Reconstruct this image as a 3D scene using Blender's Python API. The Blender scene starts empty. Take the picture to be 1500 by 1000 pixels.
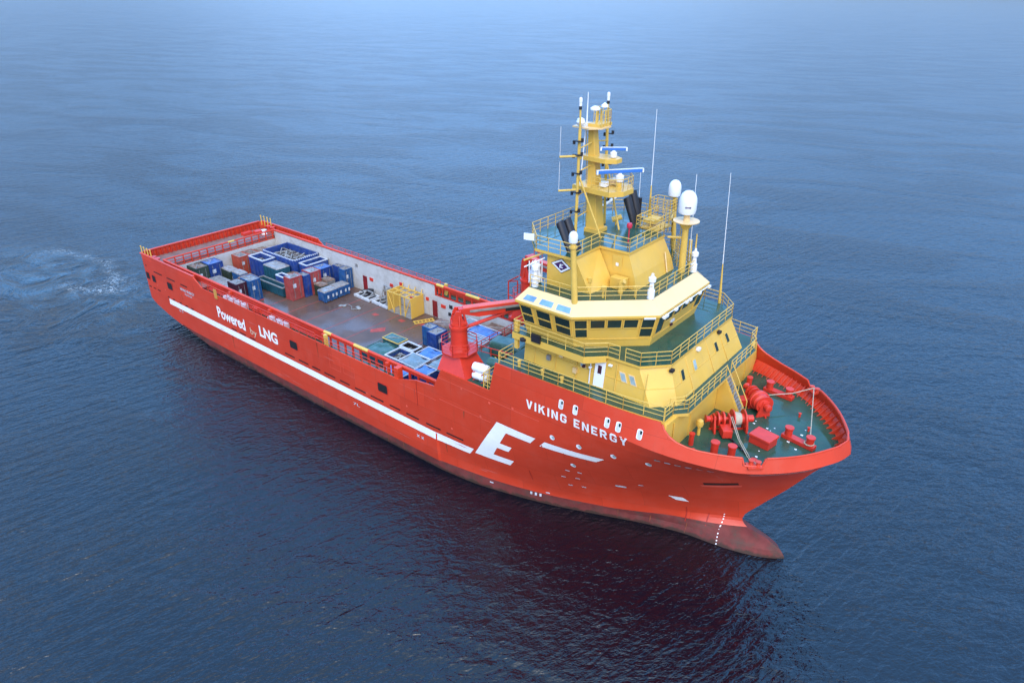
import bpy, bmesh, math, random
import numpy as np
from mathutils import Vector, Matrix
random.seed(7)
S = bpy.context.scene
R = math.radians
# ------------------------------------------------------------------ camera
cd = bpy.data.cameras.new('camera'); cam = bpy.data.objects.new('camera', cd)
S.collection.objects.link(cam); S.camera = cam
cam.location = (101.904, -50.689, 44.410)
_fw = Vector((-0.55725827, 0.69598146, -0.4528499))
_rt = Vector((0.77909198, 0.62689166, 0.00474667))
_up = Vector((-0.28719142, 0.3501666, 0.89157414))
cam.rotation_euler = Matrix((( _rt.x, _up.x, -_fw.x), (_rt.y, _up.y, -_fw.y), (_rt.z, _up.z, -_fw.z))).to_euler()
cd.sensor_width = 36.0; cd.lens = 1015.04/1500*36.0
cd.clip_start = 0.5; cd.clip_end = 20000
# ------------------------------------------------------------------ world and sun
SUN_EL, SUN_AZ = R(44), R(-48)          # azimuth of the sun measured from +x towards +y
w = bpy.data.worlds.new('World'); S.world = w; w.use_nodes = True
nt = w.node_tree; N = nt.nodes; Lk = nt.links
for n in list(N): N.remove(n)
out = N.new('ShaderNodeOutputWorld'); bg = N.new('ShaderNodeBackground'); bg.inputs[1].default_value = 1.0
sky = N.new('ShaderNodeTexSky'); sky.sky_type = 'NISHITA'; sky.sun_disc = False
sky.sun_elevation = SUN_EL; sky.sun_rotation = math.pi/2 - SUN_AZ
sky.air_density = 1.0; sky.dust_density = 1.5; sky.ozone_density = 2.0
skm = N.new('ShaderNodeVectorMath'); skm.operation = 'SCALE'; skm.inputs[3].default_value = 0.025
Lk.new(sky.outputs[0], skm.inputs[0])
tc = N.new('ShaderNodeTexCoord'); sep = N.new('ShaderNodeSeparateXYZ'); Lk.new(tc.outputs['Generated'], sep.inputs[0])
# overcast cloud layer: broken, bluish grey, brighter overhead, a bright gap in the clouds low over the fjord
gr = N.new('ShaderNodeValToRGB'); Lk.new(sep.outputs[2], gr.inputs[0])
e = gr.color_ramp.elements
e[0].position = 0.0; e[0].color = (0.23, 0.32, 0.48, 1)
e[1].position = 1.0; e[1].color = (0.95, 1.30, 1.75, 1)
m1 = e.new(0.10); m1.color = (0.33, 0.60, 1.08, 1)
m1 = e.new(0.22); m1.color = (0.48, 1.14, 2.35, 1)
m1 = e.new(0.45); m1.color = (0.46, 1.16, 2.45, 1)
m1 = e.new(0.84); m1.color = (0.56, 1.16, 2.20, 1)
mp = N.new('ShaderNodeMapping'); mp.inputs['Scale'].default_value = (1.6, 1.6, 4.5); Lk.new(tc.outputs['Generated'], mp.inputs[0])
cn = N.new('ShaderNodeTexNoise'); cn.inputs['Scale'].default_value = 1.6; cn.inputs['Detail'].default_value = 5; cn.inputs['Roughness'].default_value = 0.5
Lk.new(mp.outputs[0], cn.inputs['Vector'])
cr = N.new('ShaderNodeMapRange'); cr.inputs[1].default_value = 0.35; cr.inputs[2].default_value = 0.68; cr.inputs[3].default_value = 0.82; cr.inputs[4].default_value = 1.18
Lk.new(cn.outputs[0], cr.inputs[0])
gap = N.new('ShaderNodeVectorMath'); gap.operation = 'DOT_PRODUCT'
gd = Vector((-0.66, 0.72, 0.20)).normalized(); gap.inputs[1].default_value = gd
nrm = N.new('ShaderNodeVectorMath'); nrm.operation = 'NORMALIZE'; Lk.new(tc.outputs['Generated'], nrm.inputs[0]); Lk.new(nrm.outputs[0], gap.inputs[0])
gpr = N.new('ShaderNodeMapRange'); gpr.interpolation_type = 'SMOOTHSTEP'
gpr.inputs[1].default_value = 0.90; gpr.inputs[2].default_value = 1.0; gpr.inputs[3].default_value = 0.0; gpr.inputs[4].default_value = 0.45
Lk.new(gap.outputs['Value'], gpr.inputs[0])
sm = N.new('ShaderNodeMath'); sm.operation = 'ADD'; Lk.new(cr.outputs[0], sm.inputs[0]); Lk.new(gpr.outputs[0], sm.inputs[1])
cl = N.new('ShaderNodeVectorMath'); cl.operation = 'SCALE'; Lk.new(gr.outputs[0], cl.inputs[0]); Lk.new(sm.outputs[0], cl.inputs[3])
cl2 = N.new('ShaderNodeVectorMath'); cl2.operation = 'SCALE'; cl2.inputs[3].default_value = 0.90; Lk.new(cl.outputs[0], cl2.inputs[0])
ad = N.new('ShaderNodeVectorMath'); ad.operation = 'ADD'; Lk.new(skm.outputs[0], ad.inputs[0]); Lk.new(cl2.outputs[0], ad.inputs[1])
# warm glow added to the sky behind the camera to brighten the starboard sides
sg = N.new('ShaderNodeVectorMath'); sg.operation = 'DOT_PRODUCT'; sg.inputs[1].default_value = (math.cos(SUN_EL)*math.cos(SUN_AZ), math.cos(SUN_EL)*math.sin(SUN_AZ), math.sin(SUN_EL)); Lk.new(nrm.outputs[0], sg.inputs[0])
sgr = N.new('ShaderNodeMapRange'); sgr.interpolation_type = 'SMOOTHSTEP'; sgr.inputs[1].default_value = 0.55; sgr.inputs[2].default_value = 1.0; sgr.inputs[4].default_value = 1.0; Lk.new(sg.outputs['Value'], sgr.inputs[0])
sgc = N.new('ShaderNodeVectorMath'); sgc.operation = 'SCALE'; sgc.inputs[0].default_value = (1.9, 1.72, 1.40); Lk.new(sgr.outputs[0], sgc.inputs[3])
ad2 = N.new('ShaderNodeVectorMath'); ad2.operation = 'ADD'; Lk.new(ad.outputs[0], ad2.inputs[0]); Lk.new(sgc.outputs[0], ad2.inputs[1])
Lk.new(ad2.outputs[0], bg.inputs[0]); Lk.new(bg.outputs[0], out.inputs[0])
sd = bpy.data.lights.new('sun', 'SUN'); sd.energy = 1.35; sd.angle = R(22); sd.color = (1.0, 0.89, 0.73)
so = bpy.data.objects.new('sun', sd); S.collection.objects.link(so)
_sv = Vector((math.cos(SUN_EL)*math.cos(SUN_AZ), math.cos(SUN_EL)*math.sin(SUN_AZ), math.sin(SUN_EL)))
so.rotation_euler = _sv.to_track_quat('Z', 'Y').to_euler(); so.location = (60, -40, 120)
S.view_settings.view_transform = 'Standard'; S.view_settings.look = 'None'; S.view_settings.gamma = 1.0
S.view_settings.exposure = 0.10

# ------------------------------------------------------------------ materials
MATS = {}
def paint(name, col, rough=0.45, var=0.12, scale=0.6, rust=0.0, dirt=None, spec=0.5, coat=0.0, bump=0.0, plates=False, patch=None, streak=(1, 1, 0.12), metal=0.0):
    """painted surface: colour varies, optional rust streaks and wet patches (roughness)"""
    m = bpy.data.materials.new(name); m.use_nodes = True; t = m.node_tree; n = t.nodes; l = t.links
    b = n['Principled BSDF']; b.inputs['Roughness'].default_value = rough
    b.inputs['Specular IOR Level'].default_value = spec; b.inputs['Metallic'].default_value = metal
    if coat: b.inputs['Coat Weight'].default_value = coat; b.inputs['Coat Roughness'].default_value = 0.15
    tc = n.new('ShaderNodeTexCoord')
    a = n.new('ShaderNodeTexNoise'); a.inputs['Scale'].default_value = scale; a.inputs['Detail'].default_value = 6; a.inputs['Roughness'].default_value = 0.62
    l.new(tc.outputs['Object'], a.inputs['Vector'])
    mr = n.new('ShaderNodeMapRange'); mr.inputs[1].default_value = 0.3; mr.inputs[2].default_value = 0.7
    mr.inputs[3].default_value = 1-var; mr.inputs[4].default_value = 1+var; l.new(a.outputs[0], mr.inputs[0])
    v = n.new('ShaderNodeVectorMath'); v.operation = 'SCALE'; v.inputs[0].default_value = col; l.new(mr.outputs[0], v.inputs[3])
    last = v.outputs[0]
    if dirt:
        dcol, amt, dsc = dirt
        d = n.new('ShaderNodeTexNoise'); d.inputs['Scale'].default_value = dsc; d.inputs['Detail'].default_value = 8; d.inputs['Roughness'].default_value = 0.7
        l.new(tc.outputs['Object'], d.inputs['Vector'])
        dm = n.new('ShaderNodeMapRange'); dm.inputs[1].default_value = 0.48; dm.inputs[2].default_value = 0.68; dm.inputs[4].default_value = amt; l.new(d.outputs[0], dm.inputs[0])
        mx = n.new('ShaderNodeMix'); mx.data_type = 'RGBA'; l.new(dm.outputs[0], mx.inputs[0]); l.new(last, mx.inputs[6]); mx.inputs[7].default_value = (*dcol, 1)
        last = mx.outputs[2]
    if rust:
        mp = n.new('ShaderNodeMapping'); mp.inputs['Scale'].default_value = streak; l.new(tc.outputs['Object'], mp.inputs[0])
        r = n.new('ShaderNodeTexNoise'); r.inputs['Scale'].default_value = 2.2; r.inputs['Detail'].default_value = 5; r.inputs['Roughness'].default_value = 0.65; l.new(mp.outputs[0], r.inputs['Vector'])
        rm = n.new('ShaderNodeMapRange'); rm.inputs[1].default_value = 0.60; rm.inputs[2].default_value = 0.78; rm.inputs[4].default_value = rust; l.new(r.outputs[0], rm.inputs[0])
        mx = n.new('ShaderNodeMix'); mx.data_type = 'RGBA'; l.new(rm.outputs[0], mx.inputs[0]); l.new(last, mx.inputs[6]); mx.inputs[7].default_value = (0.16, 0.055, 0.02, 1)
        last = mx.outputs[2]
    if plates:                       # shell plating: faint tone steps and weld seams
        sx = n.new('ShaderNodeSeparateXYZ'); l.new(tc.outputs['Object'], sx.inputs[0]); cx = n.new('ShaderNodeCombineXYZ'); l.new(sx.outputs[0], cx.inputs[0]); l.new(sx.outputs[2], cx.inputs[1])
        br = n.new('ShaderNodeTexBrick'); br.inputs['Scale'].default_value = 1.0; br.inputs['Brick Width'].default_value = 7.3; br.inputs['Row Height'].default_value = 2.35; br.inputs['Mortar Size'].default_value = 0.018; br.inputs['Mortar Smooth'].default_value = 0.3
        br.inputs['Color1'].default_value = (.93, .93, .93, 1); br.inputs['Color2'].default_value = (1.06, 1.06, 1.06, 1); br.inputs['Mortar'].default_value = (.72, .72, .72, 1); l.new(cx.outputs[0], br.inputs['Vector'])
        mm = n.new('ShaderNodeMix'); mm.data_type = 'RGBA'; mm.blend_type = 'MULTIPLY'; mm.inputs[0].default_value = 1.0; l.new(last, mm.inputs[6]); l.new(br.outputs[0], mm.inputs[7]); last = mm.outputs[2]
    l.new(last, b.inputs['Base Color'])
    if patch:
        lo, hi, ps = patch
        p = n.new('ShaderNodeTexNoise'); p.inputs['Scale'].default_value = ps; p.inputs['Detail'].default_value = 4; l.new(tc.outputs['Object'], p.inputs['Vector'])
        pm = n.new('ShaderNodeMapRange'); pm.inputs[1].default_value = 0.42; pm.inputs[2].default_value = 0.6; pm.inputs[3].default_value = lo; pm.inputs[4].default_value = hi
        l.new(p.outputs[0], pm.inputs[0]); l.new(pm.outputs[0], b.inputs['Roughness'])
    if bump:
        q = n.new('ShaderNodeTexNoise'); q.inputs['Scale'].default_value = 1.1; q.inputs['Detail'].default_value = 2; l.new(tc.outputs['Object'], q.inputs['Vector'])
        bp = n.new('ShaderNodeBump'); bp.inputs['Strength'].default_value = bump; bp.inputs['Distance'].default_value = 0.1; l.new(q.outputs[0], bp.inputs['Height']); l.new(bp.outputs[0], b.inputs['Normal'])
    MATS[name] = m; return m
RED = paint('red_paint', (0.58, 0.046, 0.016), 0.42, 0.08, 0.25, rust=0.22, bump=0.10, dirt=((0.50, 0.075, 0.045), 0.35, 0.5), plates=True)
REDC = paint('crane_red_paint', (0.58, 0.035, 0.018), 0.35, 0.12, 0.8, rust=0.12)
AF = paint('antifouling_paint', (0.160, 0.034, 0.030), 0.62, 0.32, 0.7, rust=0.8, spec=0.25, dirt=((0.075, 0.052, 0.040), 0.8, 0.8), bump=0.12, streak=(1.2, 1, 0.10))
def growth(m):
    t = m.node_tree; n = t.nodes; l = t.links; b = n['Principled BSDF']; src = b.inputs['Base Color'].links[0].from_socket
    g = n.new('ShaderNodeNewGeometry'); sp = n.new('ShaderNodeSeparateXYZ'); l.new(g.outputs['Position'], sp.inputs[0])
    q = n.new('ShaderNodeTexNoise'); q.inputs['Scale'].default_value = 1.3; q.inputs['Detail'].default_value = 6; l.new(g.outputs['Position'], q.inputs['Vector'])
    a = n.new('ShaderNodeMath'); a.operation = 'MULTIPLY_ADD'; a.inputs[1].default_value = 0.9; a.inputs[2].default_value = -0.15; l.new(q.outputs[0], a.inputs[0])
    d = n.new('ShaderNodeMath'); d.operation = 'SUBTRACT'; l.new(a.outputs[0], d.inputs[0]); l.new(sp.outputs[2], d.inputs[1])
    r = n.new('ShaderNodeMapRange'); r.inputs[1].default_value = -0.08; r.inputs[2].default_value = 0.12; r.inputs[4].default_value = 0.8; l.new(d.outputs[0], r.inputs[0])
    x = n.new('ShaderNodeMix'); x.data_type = 'RGBA'; l.new(r.outputs[0], x.inputs[0]); l.new(src, x.inputs[6]); x.inputs[7].default_value = (0.035, 0.026, 0.018, 1); l.new(x.outputs[2], b.inputs['Base Color'])
growth(AF)
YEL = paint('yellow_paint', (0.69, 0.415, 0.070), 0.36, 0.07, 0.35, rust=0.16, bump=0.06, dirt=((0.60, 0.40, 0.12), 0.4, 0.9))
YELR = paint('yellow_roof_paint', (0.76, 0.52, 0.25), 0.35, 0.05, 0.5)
YELP = paint('yellow_pipe_paint', (0.66, 0.42, 0.085), 0.4, 0.10, 1.0)
GRN = paint('green_deck_paint', (0.022, 0.072, 0.048), 0.25, 0.25, 0.6, dirt=((0.05, 0.07, 0.05), 0.5, 1.5), patch=(0.07, 0.42, 0.28), bump=0.05)
WHT = paint('white_paint', (0.84, 0.83, 0.82), 0.4, 0.05, 0.8)
WALL = paint('white_rail_paint', (0.50, 0.48, 0.46), 0.5, 0.10, 0.6, rust=0.35, dirt=((0.30, 0.26, 0.23), 0.5, 0.7))
DECK = paint('rusty_steel_deck', (0.110, 0.064, 0.048), 0.4, 0.25, 0.35, dirt=((0.12, 0.065, 0.035), 0.5, 0.5), patch=(0.22, 0.50, 0.22), bump=0.08)
AFTD = paint('worn_aft_deck', (0.20, 0.14, 0.13), 0.45, 0.2, 0.8, dirt=((0.13, 0.06, 0.045), 0.5, 0.9))
DLINE = paint('deck_marking_paint', (0.36, 0.05, 0.035), 0.5, 0.35, 2.0)
DARK = paint('dark_opening', (0.012, 0.010, 0.010), 0.6, 0.3, 2)
BLK = paint('black_painted_steel', (0.016, 0.014, 0.018), 0.45, 0.3, 1.5)
STEEL = paint('galvanised_steel', (0.30, 0.29, 0.28), 0.45, 0.3, 1.5, rust=0.4, metal=0.3)
ROPE = paint('mooring_rope', (0.42, 0.36, 0.27), 0.85, 0.15, 6)
def glass(name, col, rough, spec=0.6):
    m = paint(name, col, rough, 0.3, 0.9); m.node_tree.nodes['Principled BSDF'].inputs['Specular IOR Level'].default_value = spec; return m
GLS = glass('bridge_window_glass', (0.016, 0.032, 0.028), 0.06, 0.5)
GLW = glass('deck_window_glass', (0.55, 0.58, 0.58), 0.2)
GLP = glass('cabin_window_glass', (0.30, 0.38, 0.38), 0.12)
SKYL = glass('skylight_glass', (0.16, 0.30, 0.50), 0.12)
BLU = paint('blue_container_paint', (0.012, 0.045, 0.21), 0.45, 0.3, 1.4, rust=0.55, dirt=((0.10, 0.13, 0.20), 0.55, 1.6))
BLU2 = paint('mid_blue_container_paint', (0.012, 0.080, 0.24), 0.45, 0.3, 1.4, rust=0.55, dirt=((0.12, 0.18, 0.22), 0.5, 1.6))
TEAL = paint('teal_container_paint', (0.012, 0.075, 0.11), 0.5, 0.3, 1.2, rust=0.4)
CRED = paint('faded_red_container_paint', (0.36, 0.055, 0.050), 0.5, 0.25, 1.4, rust=0.5, dirt=((0.30, 0.13, 0.11), 0.5, 1.2))
CORG = paint('orange_red_container_paint', (0.40, 0.07, 0.04), 0.5, 0.15, 1.0, rust=0.3)
MAR = paint('maroon_container_paint', (0.055, 0.010, 0.022), 0.5, 0.2, 1.0, rust=0.2)
OLV = paint('dark_olive_container_paint', (0.035, 0.050, 0.035), 0.5, 0.3, 1.0, rust=0.5)
CTOP = paint('weathered_container_top', (0.26, 0.25, 0.25), 0.35, 0.4, 1.4, dirt=((0.15, 0.08, 0.05), 0.8, 1.3), patch=(0.15, 0.6, 0.8))
BTOP = paint('rusty_brown_top', (0.16, 0.09, 0.06), 0.5, 0.5, 1.6, dirt=((0.33, 0.28, 0.24), 0.6, 1.1))
WRIM = paint('white_rim_paint', (0.52, 0.54, 0.58), 0.45, 0.2, 1.5, rust=0.2)
TARP = paint('blue_tarpaulin', (0.05, 0.15, 0.42), 0.28, 0.35, 1.2, dirt=((0.30, 0.36, 0.42), 0.6, 0.7), bump=0.5)
TARG = paint('grey_blue_tarpaulin', (0.16, 0.23, 0.28), 0.25, 0.3, 0.9, dirt=((0.35, 0.30, 0.26), 0.6, 0.8), bump=0.5)
GTARP = paint('green_tarpaulin', (0.035, 0.10, 0.085), 0.3, 0.3, 1.0, dirt=((0.14, 0.22, 0.22), 0.5, 1.1), bump=0.5)
JUNK = paint('scrap_contents', (0.055, 0.045, 0.045), 0.7, 0.6, 2.5, dirt=((0.22, 0.17, 0.13), 0.6, 1.6))
RADB = paint('radar_blue_paint', (0.04, 0.16, 0.50), 0.35, 0.05, 1.0)
GELC = paint('white_gelcoat', (0.78, 0.78, 0.80), 0.25, 0.02, 1.0)

# ------------------------------------------------------------------ mesh helpers
C = S.collection
class MB:
    def __init__(s): s.v = []; s.f = []; s.mi = []; s.m = 0
    def add(s, vs, fs):
        o = len(s.v); s.v += [tuple(p) for p in vs]
        for f in fs: s.f.append([i+o for i in f]); s.mi.append(s.m)
        return s
    def poly(s, pts): return s.add(pts, [list(range(len(pts)))])
    def loft(s, A, B, capA=True, capB=True):
        n = len(A); fs = [[i, (i+1) % n, n+(i+1) % n, n+i] for i in range(n)]
        if capA: fs.append(list(range(n))[::-1])
        if capB: fs.append([n+i for i in range(n)])
        return s.add(list(A)+list(B), fs)
    def box(s, x0, x1, y0, y1, z0, z1):
        a = [(x0, y0, z0), (x1, y0, z0), (x1, y1, z0), (x0, y1, z0)]; return s.loft(a, [(x, y, z1) for x, y, z in a])
    def obox(s, c, d, az=0, pitch=0):
        """box of size d centred at c, length along x turned by az (and lifted by pitch)"""
        M = Matrix.Rotation(az, 3, 'Z') @ Matrix.Rotation(-pitch, 3, 'Y'); c = Vector(c); q = []
        for z in (-.5, .5):
            for x, y in ((-.5, -.5), (.5, -.5), (.5, .5), (-.5, .5)): q.append(c + M @ Vector((x*d[0], y*d[1], z*d[2])))
        return s.loft(q[:4], q[4:])
    def prism(s, pts, z0, z1): return s.loft([(x, y, z0) for x, y in pts], [(x, y, z1) for x, y in pts])
    def tube(s, p0, p1, r, n=8, r2=None, caps=True):
        p0 = Vector(p0); p1 = Vector(p1); r2 = r if r2 is None else r2; d = (p1-p0)
        if d.length < 1e-6: return s
        d.normalize(); a = d.orthogonal().normalized(); b = d.cross(a)
        A = [p0+(a*math.cos(2*math.pi*i/n)+b*math.sin(2*math.pi*i/n))*r for i in range(n)]
        B = [p1+(a*math.cos(2*math.pi*i/n)+b*math.sin(2*math.pi*i/n))*r2 for i in range(n)]
        return s.loft(A, B, caps, caps)
    def path(s, pts, r, n=6):
        for a, b in zip(pts[:-1], pts[1:]): s.tube(a, b, r, n)
        return s
    def lathe(s, c, prof, n=16, axis=(0, 0, 1)):
        """profile [(radius, height)] turned about axis through c"""
        ax = Vector(axis).normalized(); a = ax.orthogonal().normalized(); b = ax.cross(a); c = Vector(c); vs = []; fs = []
        for r, h in prof:
            for i in range(n): vs.append(c+ax*h+(a*math.cos(2*math.pi*i/n)+b*math.sin(2*math.pi*i/n))*max(r, 1e-4))
        for k in range(len(prof)-1):
            for i in range(n): fs.append([k*n+i, k*n+(i+1) % n, (k+1)*n+(i+1) % n, (k+1)*n+i])
        fs.append(list(range(n))[::-1]); fs.append([(len(prof)-1)*n+i for i in range(n)])
        return s.add(vs, fs)
    def build(s, name, mats, parent=None, smooth=True, bevel=0, recalc=True):
        me = bpy.data.meshes.new(name); me.from_pydata(s.v, [], s.f)
        if not isinstance(mats, (list, tuple)): mats = [mats]
        for m in mats: me.materials.append(m)
        for p, i in zip(me.polygons, s.mi): p.material_index = i
        if recalc or bevel:
            bm = bmesh.new(); bm.from_mesh(me); bmesh.ops.recalc_face_normals(bm, faces=bm.faces)
            bm.to_mesh(me); bm.free()
        if smooth:
            for p in me.polygons: p.use_smooth = True
            me.set_sharp_from_angle(angle=R(35))
        o = bpy.data.objects.new(name, me); C.objects.link(o)
        if bevel:
            b = o.modifiers.new('bevel', 'BEVEL'); b.width = bevel; b.segments = 2; b.limit_method = 'ANGLE'
        if parent: o.parent = parent
        return o
def empty(name, loc=(0, 0, 0), rz=0, parent=None):
    o = bpy.data.objects.new(name, None); C.objects.link(o); o.location = loc; o.rotation_euler = (0, 0, rz); o.empty_display_size = 0.3
    if parent: o.parent = parent
    return o
def tag(o, label, cat, group=None):
    o['label'] = label; o['category'] = cat
    if group: o['group'] = group
    return o
def rail_mb(mb, pts, h=1.05, bars=3, step=1.5, r=0.036, closed=False, lean=0):
    pts = [Vector(p) for p in pts]
    if closed: pts.append(pts[0])
    for a, b in zip(pts[:-1], pts[1:]):
        L = (b-a).length
        for k in range(bars): 
            dz = Vector((0, 0, h*(k+1)/bars)); mb.tube(a+dz, b+dz, r if k == bars-1 else r*0.8, 5)
        n = max(1, round(L/step))
        for i in range(n+1):
            p = a.lerp(b, i/n); mb.tube(p, p+Vector((0, 0, h)), r, 5)
    return mb
def rail(name, pts, parent, mat, **k): return rail_mb(MB(), pts, **k).build(name, mat, parent)
def panel(P, u0, u1, v0, v1, off, th):
    """a slab on a four-cornered wall face P = (bottom left, bottom right, top right, top left)"""
    a, b, c, d = [Vector(p) for p in P]
    f = lambda u, v: (a.lerp(b, u)).lerp(d.lerp(c, u), v)
    n = (b-a).cross(d-a).normalized()
    q = [f(u0, v0), f(u1, v0), f(u1, v1), f(u0, v1)]
    return MB().loft([p+n*off for p in q], [p+n*(off+th) for p in q])

# ------------------------------------------------------------------ hull form
def pchip(xs, ys, x):
    xs = np.asarray(xs, float); ys = np.asarray(ys, float); x = np.clip(np.asarray(x, float), xs[0], xs[-1])
    h = np.diff(xs); d = np.diff(ys)/h; m = np.zeros_like(xs)
    for i in range(1, len(xs)-1):
        if d[i-1]*d[i] > 0:
            w1 = 2*h[i]+h[i-1]; w2 = h[i]+2*h[i-1]; m[i] = (w1+w2)/(w1/d[i-1]+w2/d[i])
    m[0] = d[0]; m[-1] = d[-1]
    k = np.clip(np.searchsorted(xs, x)-1, 0, len(xs)-2); t = (x-xs[k])/h[k]
    return (2*t**3-3*t**2+1)*ys[k]+(t**3-2*t**2+t)*h[k]*m[k]+(-2*t**3+3*t**2)*ys[k+1]+(t**3-t**2)*h[k]*m[k+1]
LV = [(-3.0, [(60, 9.0), (66, 7.6), (71, 5.8), (76, 4.1), (82, 2.8), (86, 2.4), (89.5, 1.8), (91.2, 0.9), (91.8, 0)]),
      (-1.0, [(60, 9.7), (63.7, 9.2), (67.4, 8.2), (71.6, 6.9), (76.5, 5.0), (81.2, 3.4), (84.3, 2.7), (86.8, 2.5), (89.8, 1.85), (91.6, .8), (92.5, 0)]),
      (0.0, [(60, 9.85), (63.7, 9.45), (67.4, 8.6), (71.6, 7.35), (76.5, 5.4), (81.2, 3.5), (84.3, 2.6), (86.8, 2.25), (89.6, 1.5), (91.2, 0.7), (92.1, 0)]),
      (0.7, [(60, 9.9), (63.7, 9.4), (67.4, 8.6), (71.6, 7.35), (76.5, 5.4), (81.5, 3.2), (84.3, 2.3), (86.8, 1.85), (89.6, 1.2), (91.0, 0.6), (91.6, 0)]),
      (1.15, [(60, 9.9), (63.6, 9.35), (67.4, 8.6), (71.6, 7.35), (76.5, 5.45), (82.5, 2.9), (86, 1.65), (88.3, 1.05), (90, 0.5), (90.8, 0)]),
      (1.5, [(60, 9.92), (63.6, 9.38), (67.4, 8.65), (71.5, 7.4), (76.5, 5.5), (82.5, 2.85), (86, 1.4), (87.6, .55), (88.5, 0)]),
      (2.2, [(60, 9.95), (63.6, 9.45), (67.4, 8.75), (71.5, 7.6), (76.5, 5.7), (82.5, 2.95), (86, 1.0), (87.9, 0)]),
      (4.3, [(60, 10.15), (64, 9.9), (68, 9.35), (72, 8.4), (76.5, 6.75), (80, 5.15), (84, 3.05), (87, 1.3), (89.1, 0)]),
      (7.0, [(60, 10.2), (66, 10.12), (70, 9.8), (74, 9.1), (78, 7.9), (82, 6.1), (86, 3.8), (89, 1.6), (91, 0)]),
      (10.0, [(60, 10.2), (70, 10.18), (75, 9.95), (79, 9.3), (83, 7.95), (87, 5.75), (90, 3.4), (92, 1.3), (92.9, 0)]),
      (13.1, [(60, 10.2), (78, 10.2), (82, 10.05), (84.5, 9.65), (87, 8.85), (89.5, 7.6), (91.3, 6.15), (92.9, 4.35), (94, 2.6), (94.7, 1.1), (94.95, 0)])]
LZ = [l[0] for l in LV]; LST = [l[1][-1][0] for l in LV]
def stem(z): return float(pchip(LZ, LST, z))
def zbot(x): return float(np.interp(x, [0, 1, 2, 5, 7.4, 10, 14.5, 20, 26], [3.9, 3.2, 2.65, 1.85, 1.4, 1.0, 0.3, -0.9, -2.6]))
KD = lambda x: 0.6*min(1, max(0, (x-80)/9.0))**1.2           # the knuckle drops slightly towards the bow
def trate(x): return float(np.interp(x, [66, 70, 77, 84, 95], [0.01, 0.05, 0.16, 0.30, 0.36]))
def HB(s, z):
    vals = []
    for (lz, pts) in LV:
        xs = np.array([p[0] for p in pts]); t = (xs-60)/(xs[-1]-60)
        vals.append(float(pchip(t, [p[1] for p in pts], s)))
    return float(pchip(LZ, vals, z))
_zt = np.linspace(-3, 13.1, 162); _st = np.concatenate([np.linspace(0, 0.9, 46), np.linspace(0.9, 1, 31)[1:]])
_T = []
for (lz, pts) in LV:
    xs = np.array([p[0] for p in pts]); _T.append(pchip((xs-60)/(xs[-1]-60), [p[1] for p in pts], _st))
_T = np.array(_T); _G = np.array([pchip(LZ, _T[:, j], _zt) for j in range(len(_st))]); _SX = pchip(LZ, LST, _zt)
def corner(x): return 0.85*(1-math.sqrt(max(0, 1-(1-min(1, x/0.9))**2)))
def znom(x, z):                      # true height -> height on the body plan
    k = 13.1-KD(x)
    if z <= 10: return z
    if z <= k: return 10+(z-10)*3.1/(k-10)
    return 13.1+(z-k)
def half(x, zr):
    """half breadth of the shell at x and true height"""
    z = znom(x, zr)
    if x < 60:
        b = 10.2-corner(x) if zr > 2 else 10.2-corner(x)
        if z < 2.5 and x > 40: b -= (9.85 and 0.35)*(x-40)/20*min(1, (2.5-z)/2.5)
        zb = zbot(x)
        if z < zb: b -= 2.4*(zb-z)**1.25
        return max(0.0, b)
    zz = min(z, 13.1); fz = (zz+3)/16.1*161; i = min(160, max(0, int(fz))); t = fz-i
    sx = _SX[i]*(1-t)+_SX[i+1]*t; s = (x-60)/(sx-60)
    if s >= 1: b = 0
    else: b = (1-t)*np.interp(s, _st, _G[:, i])+t*np.interp(s, _st, _G[:, i+1])
    if z > 13.1: b -= (z-13.1)*trate(x)
    return max(0.0, float(b))
# columns: (x aft) then s forward
XA = [0, .06, .15, .3, .5, .75, 1, 1.5, 2.2, 3, 4, 5, 6, 7.4, 9, 10.5, 12, 14, 15, 15.8, 16.9, 18.5, 20, 22, 24, 27, 30, 34, 38, 42, 46, 50, 54.6, 55.5, 57.2, 58.6, 59.8]
SA = [0, .008, .025] + [i*0.0125*2 for i in range(2, 20)] + [0.5+i*0.0143 for i in range(0, 28)] + [0.905+0.0118*i for i in range(0, 6)] + [.972, .98, .987, .993, .997, 1.0]
SA = sorted(set(round(a, 4) for a in SA))
def topz(x):
    return float(np.interp(x, [0, 15.0, 15.8, 16.9, 54.6, 57.2, 59.8, 60.85, 67.0, 67.55, 83.25, 83.5, 84.0, 84.6, 85.4, 86.3, 89.2, 89.3, 90.5, 90.6, 95],
                           [10.15, 10.1, 9.6, 8.95, 8.95, 9.8, 10.1, 12.25, 12.25, 15.32, 15.25, 14.75, 14.3, 14.0, 13.8, 13.68, 13.6, 13.05, 13.05, 13.6, 13.55]))
def col_point(c, z):
    """c = ('x', x) or ('s', s); z true height"""
    if c[0] == 'x': return (c[1], half(c[1], z), z)
    s = c[1]
    # x depends on height: iterate because knuckle drop depends on x
    x = 60+s*(stem(min(z, 13.1))-60)
    for _ in range(4):
        zn = znom(x, z); x = 60+s*(stem(min(zn, 13.1))-60) - (max(0, zn-13.1)*0.30*s**8)
    zn = znom(x, z); b = HB(s, min(zn, 13.1))
    if zn > 13.1: b = max(0, b-(zn-13.1)*trate(x)) if s < 1 else 0
    return (x, b, z)
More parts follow.
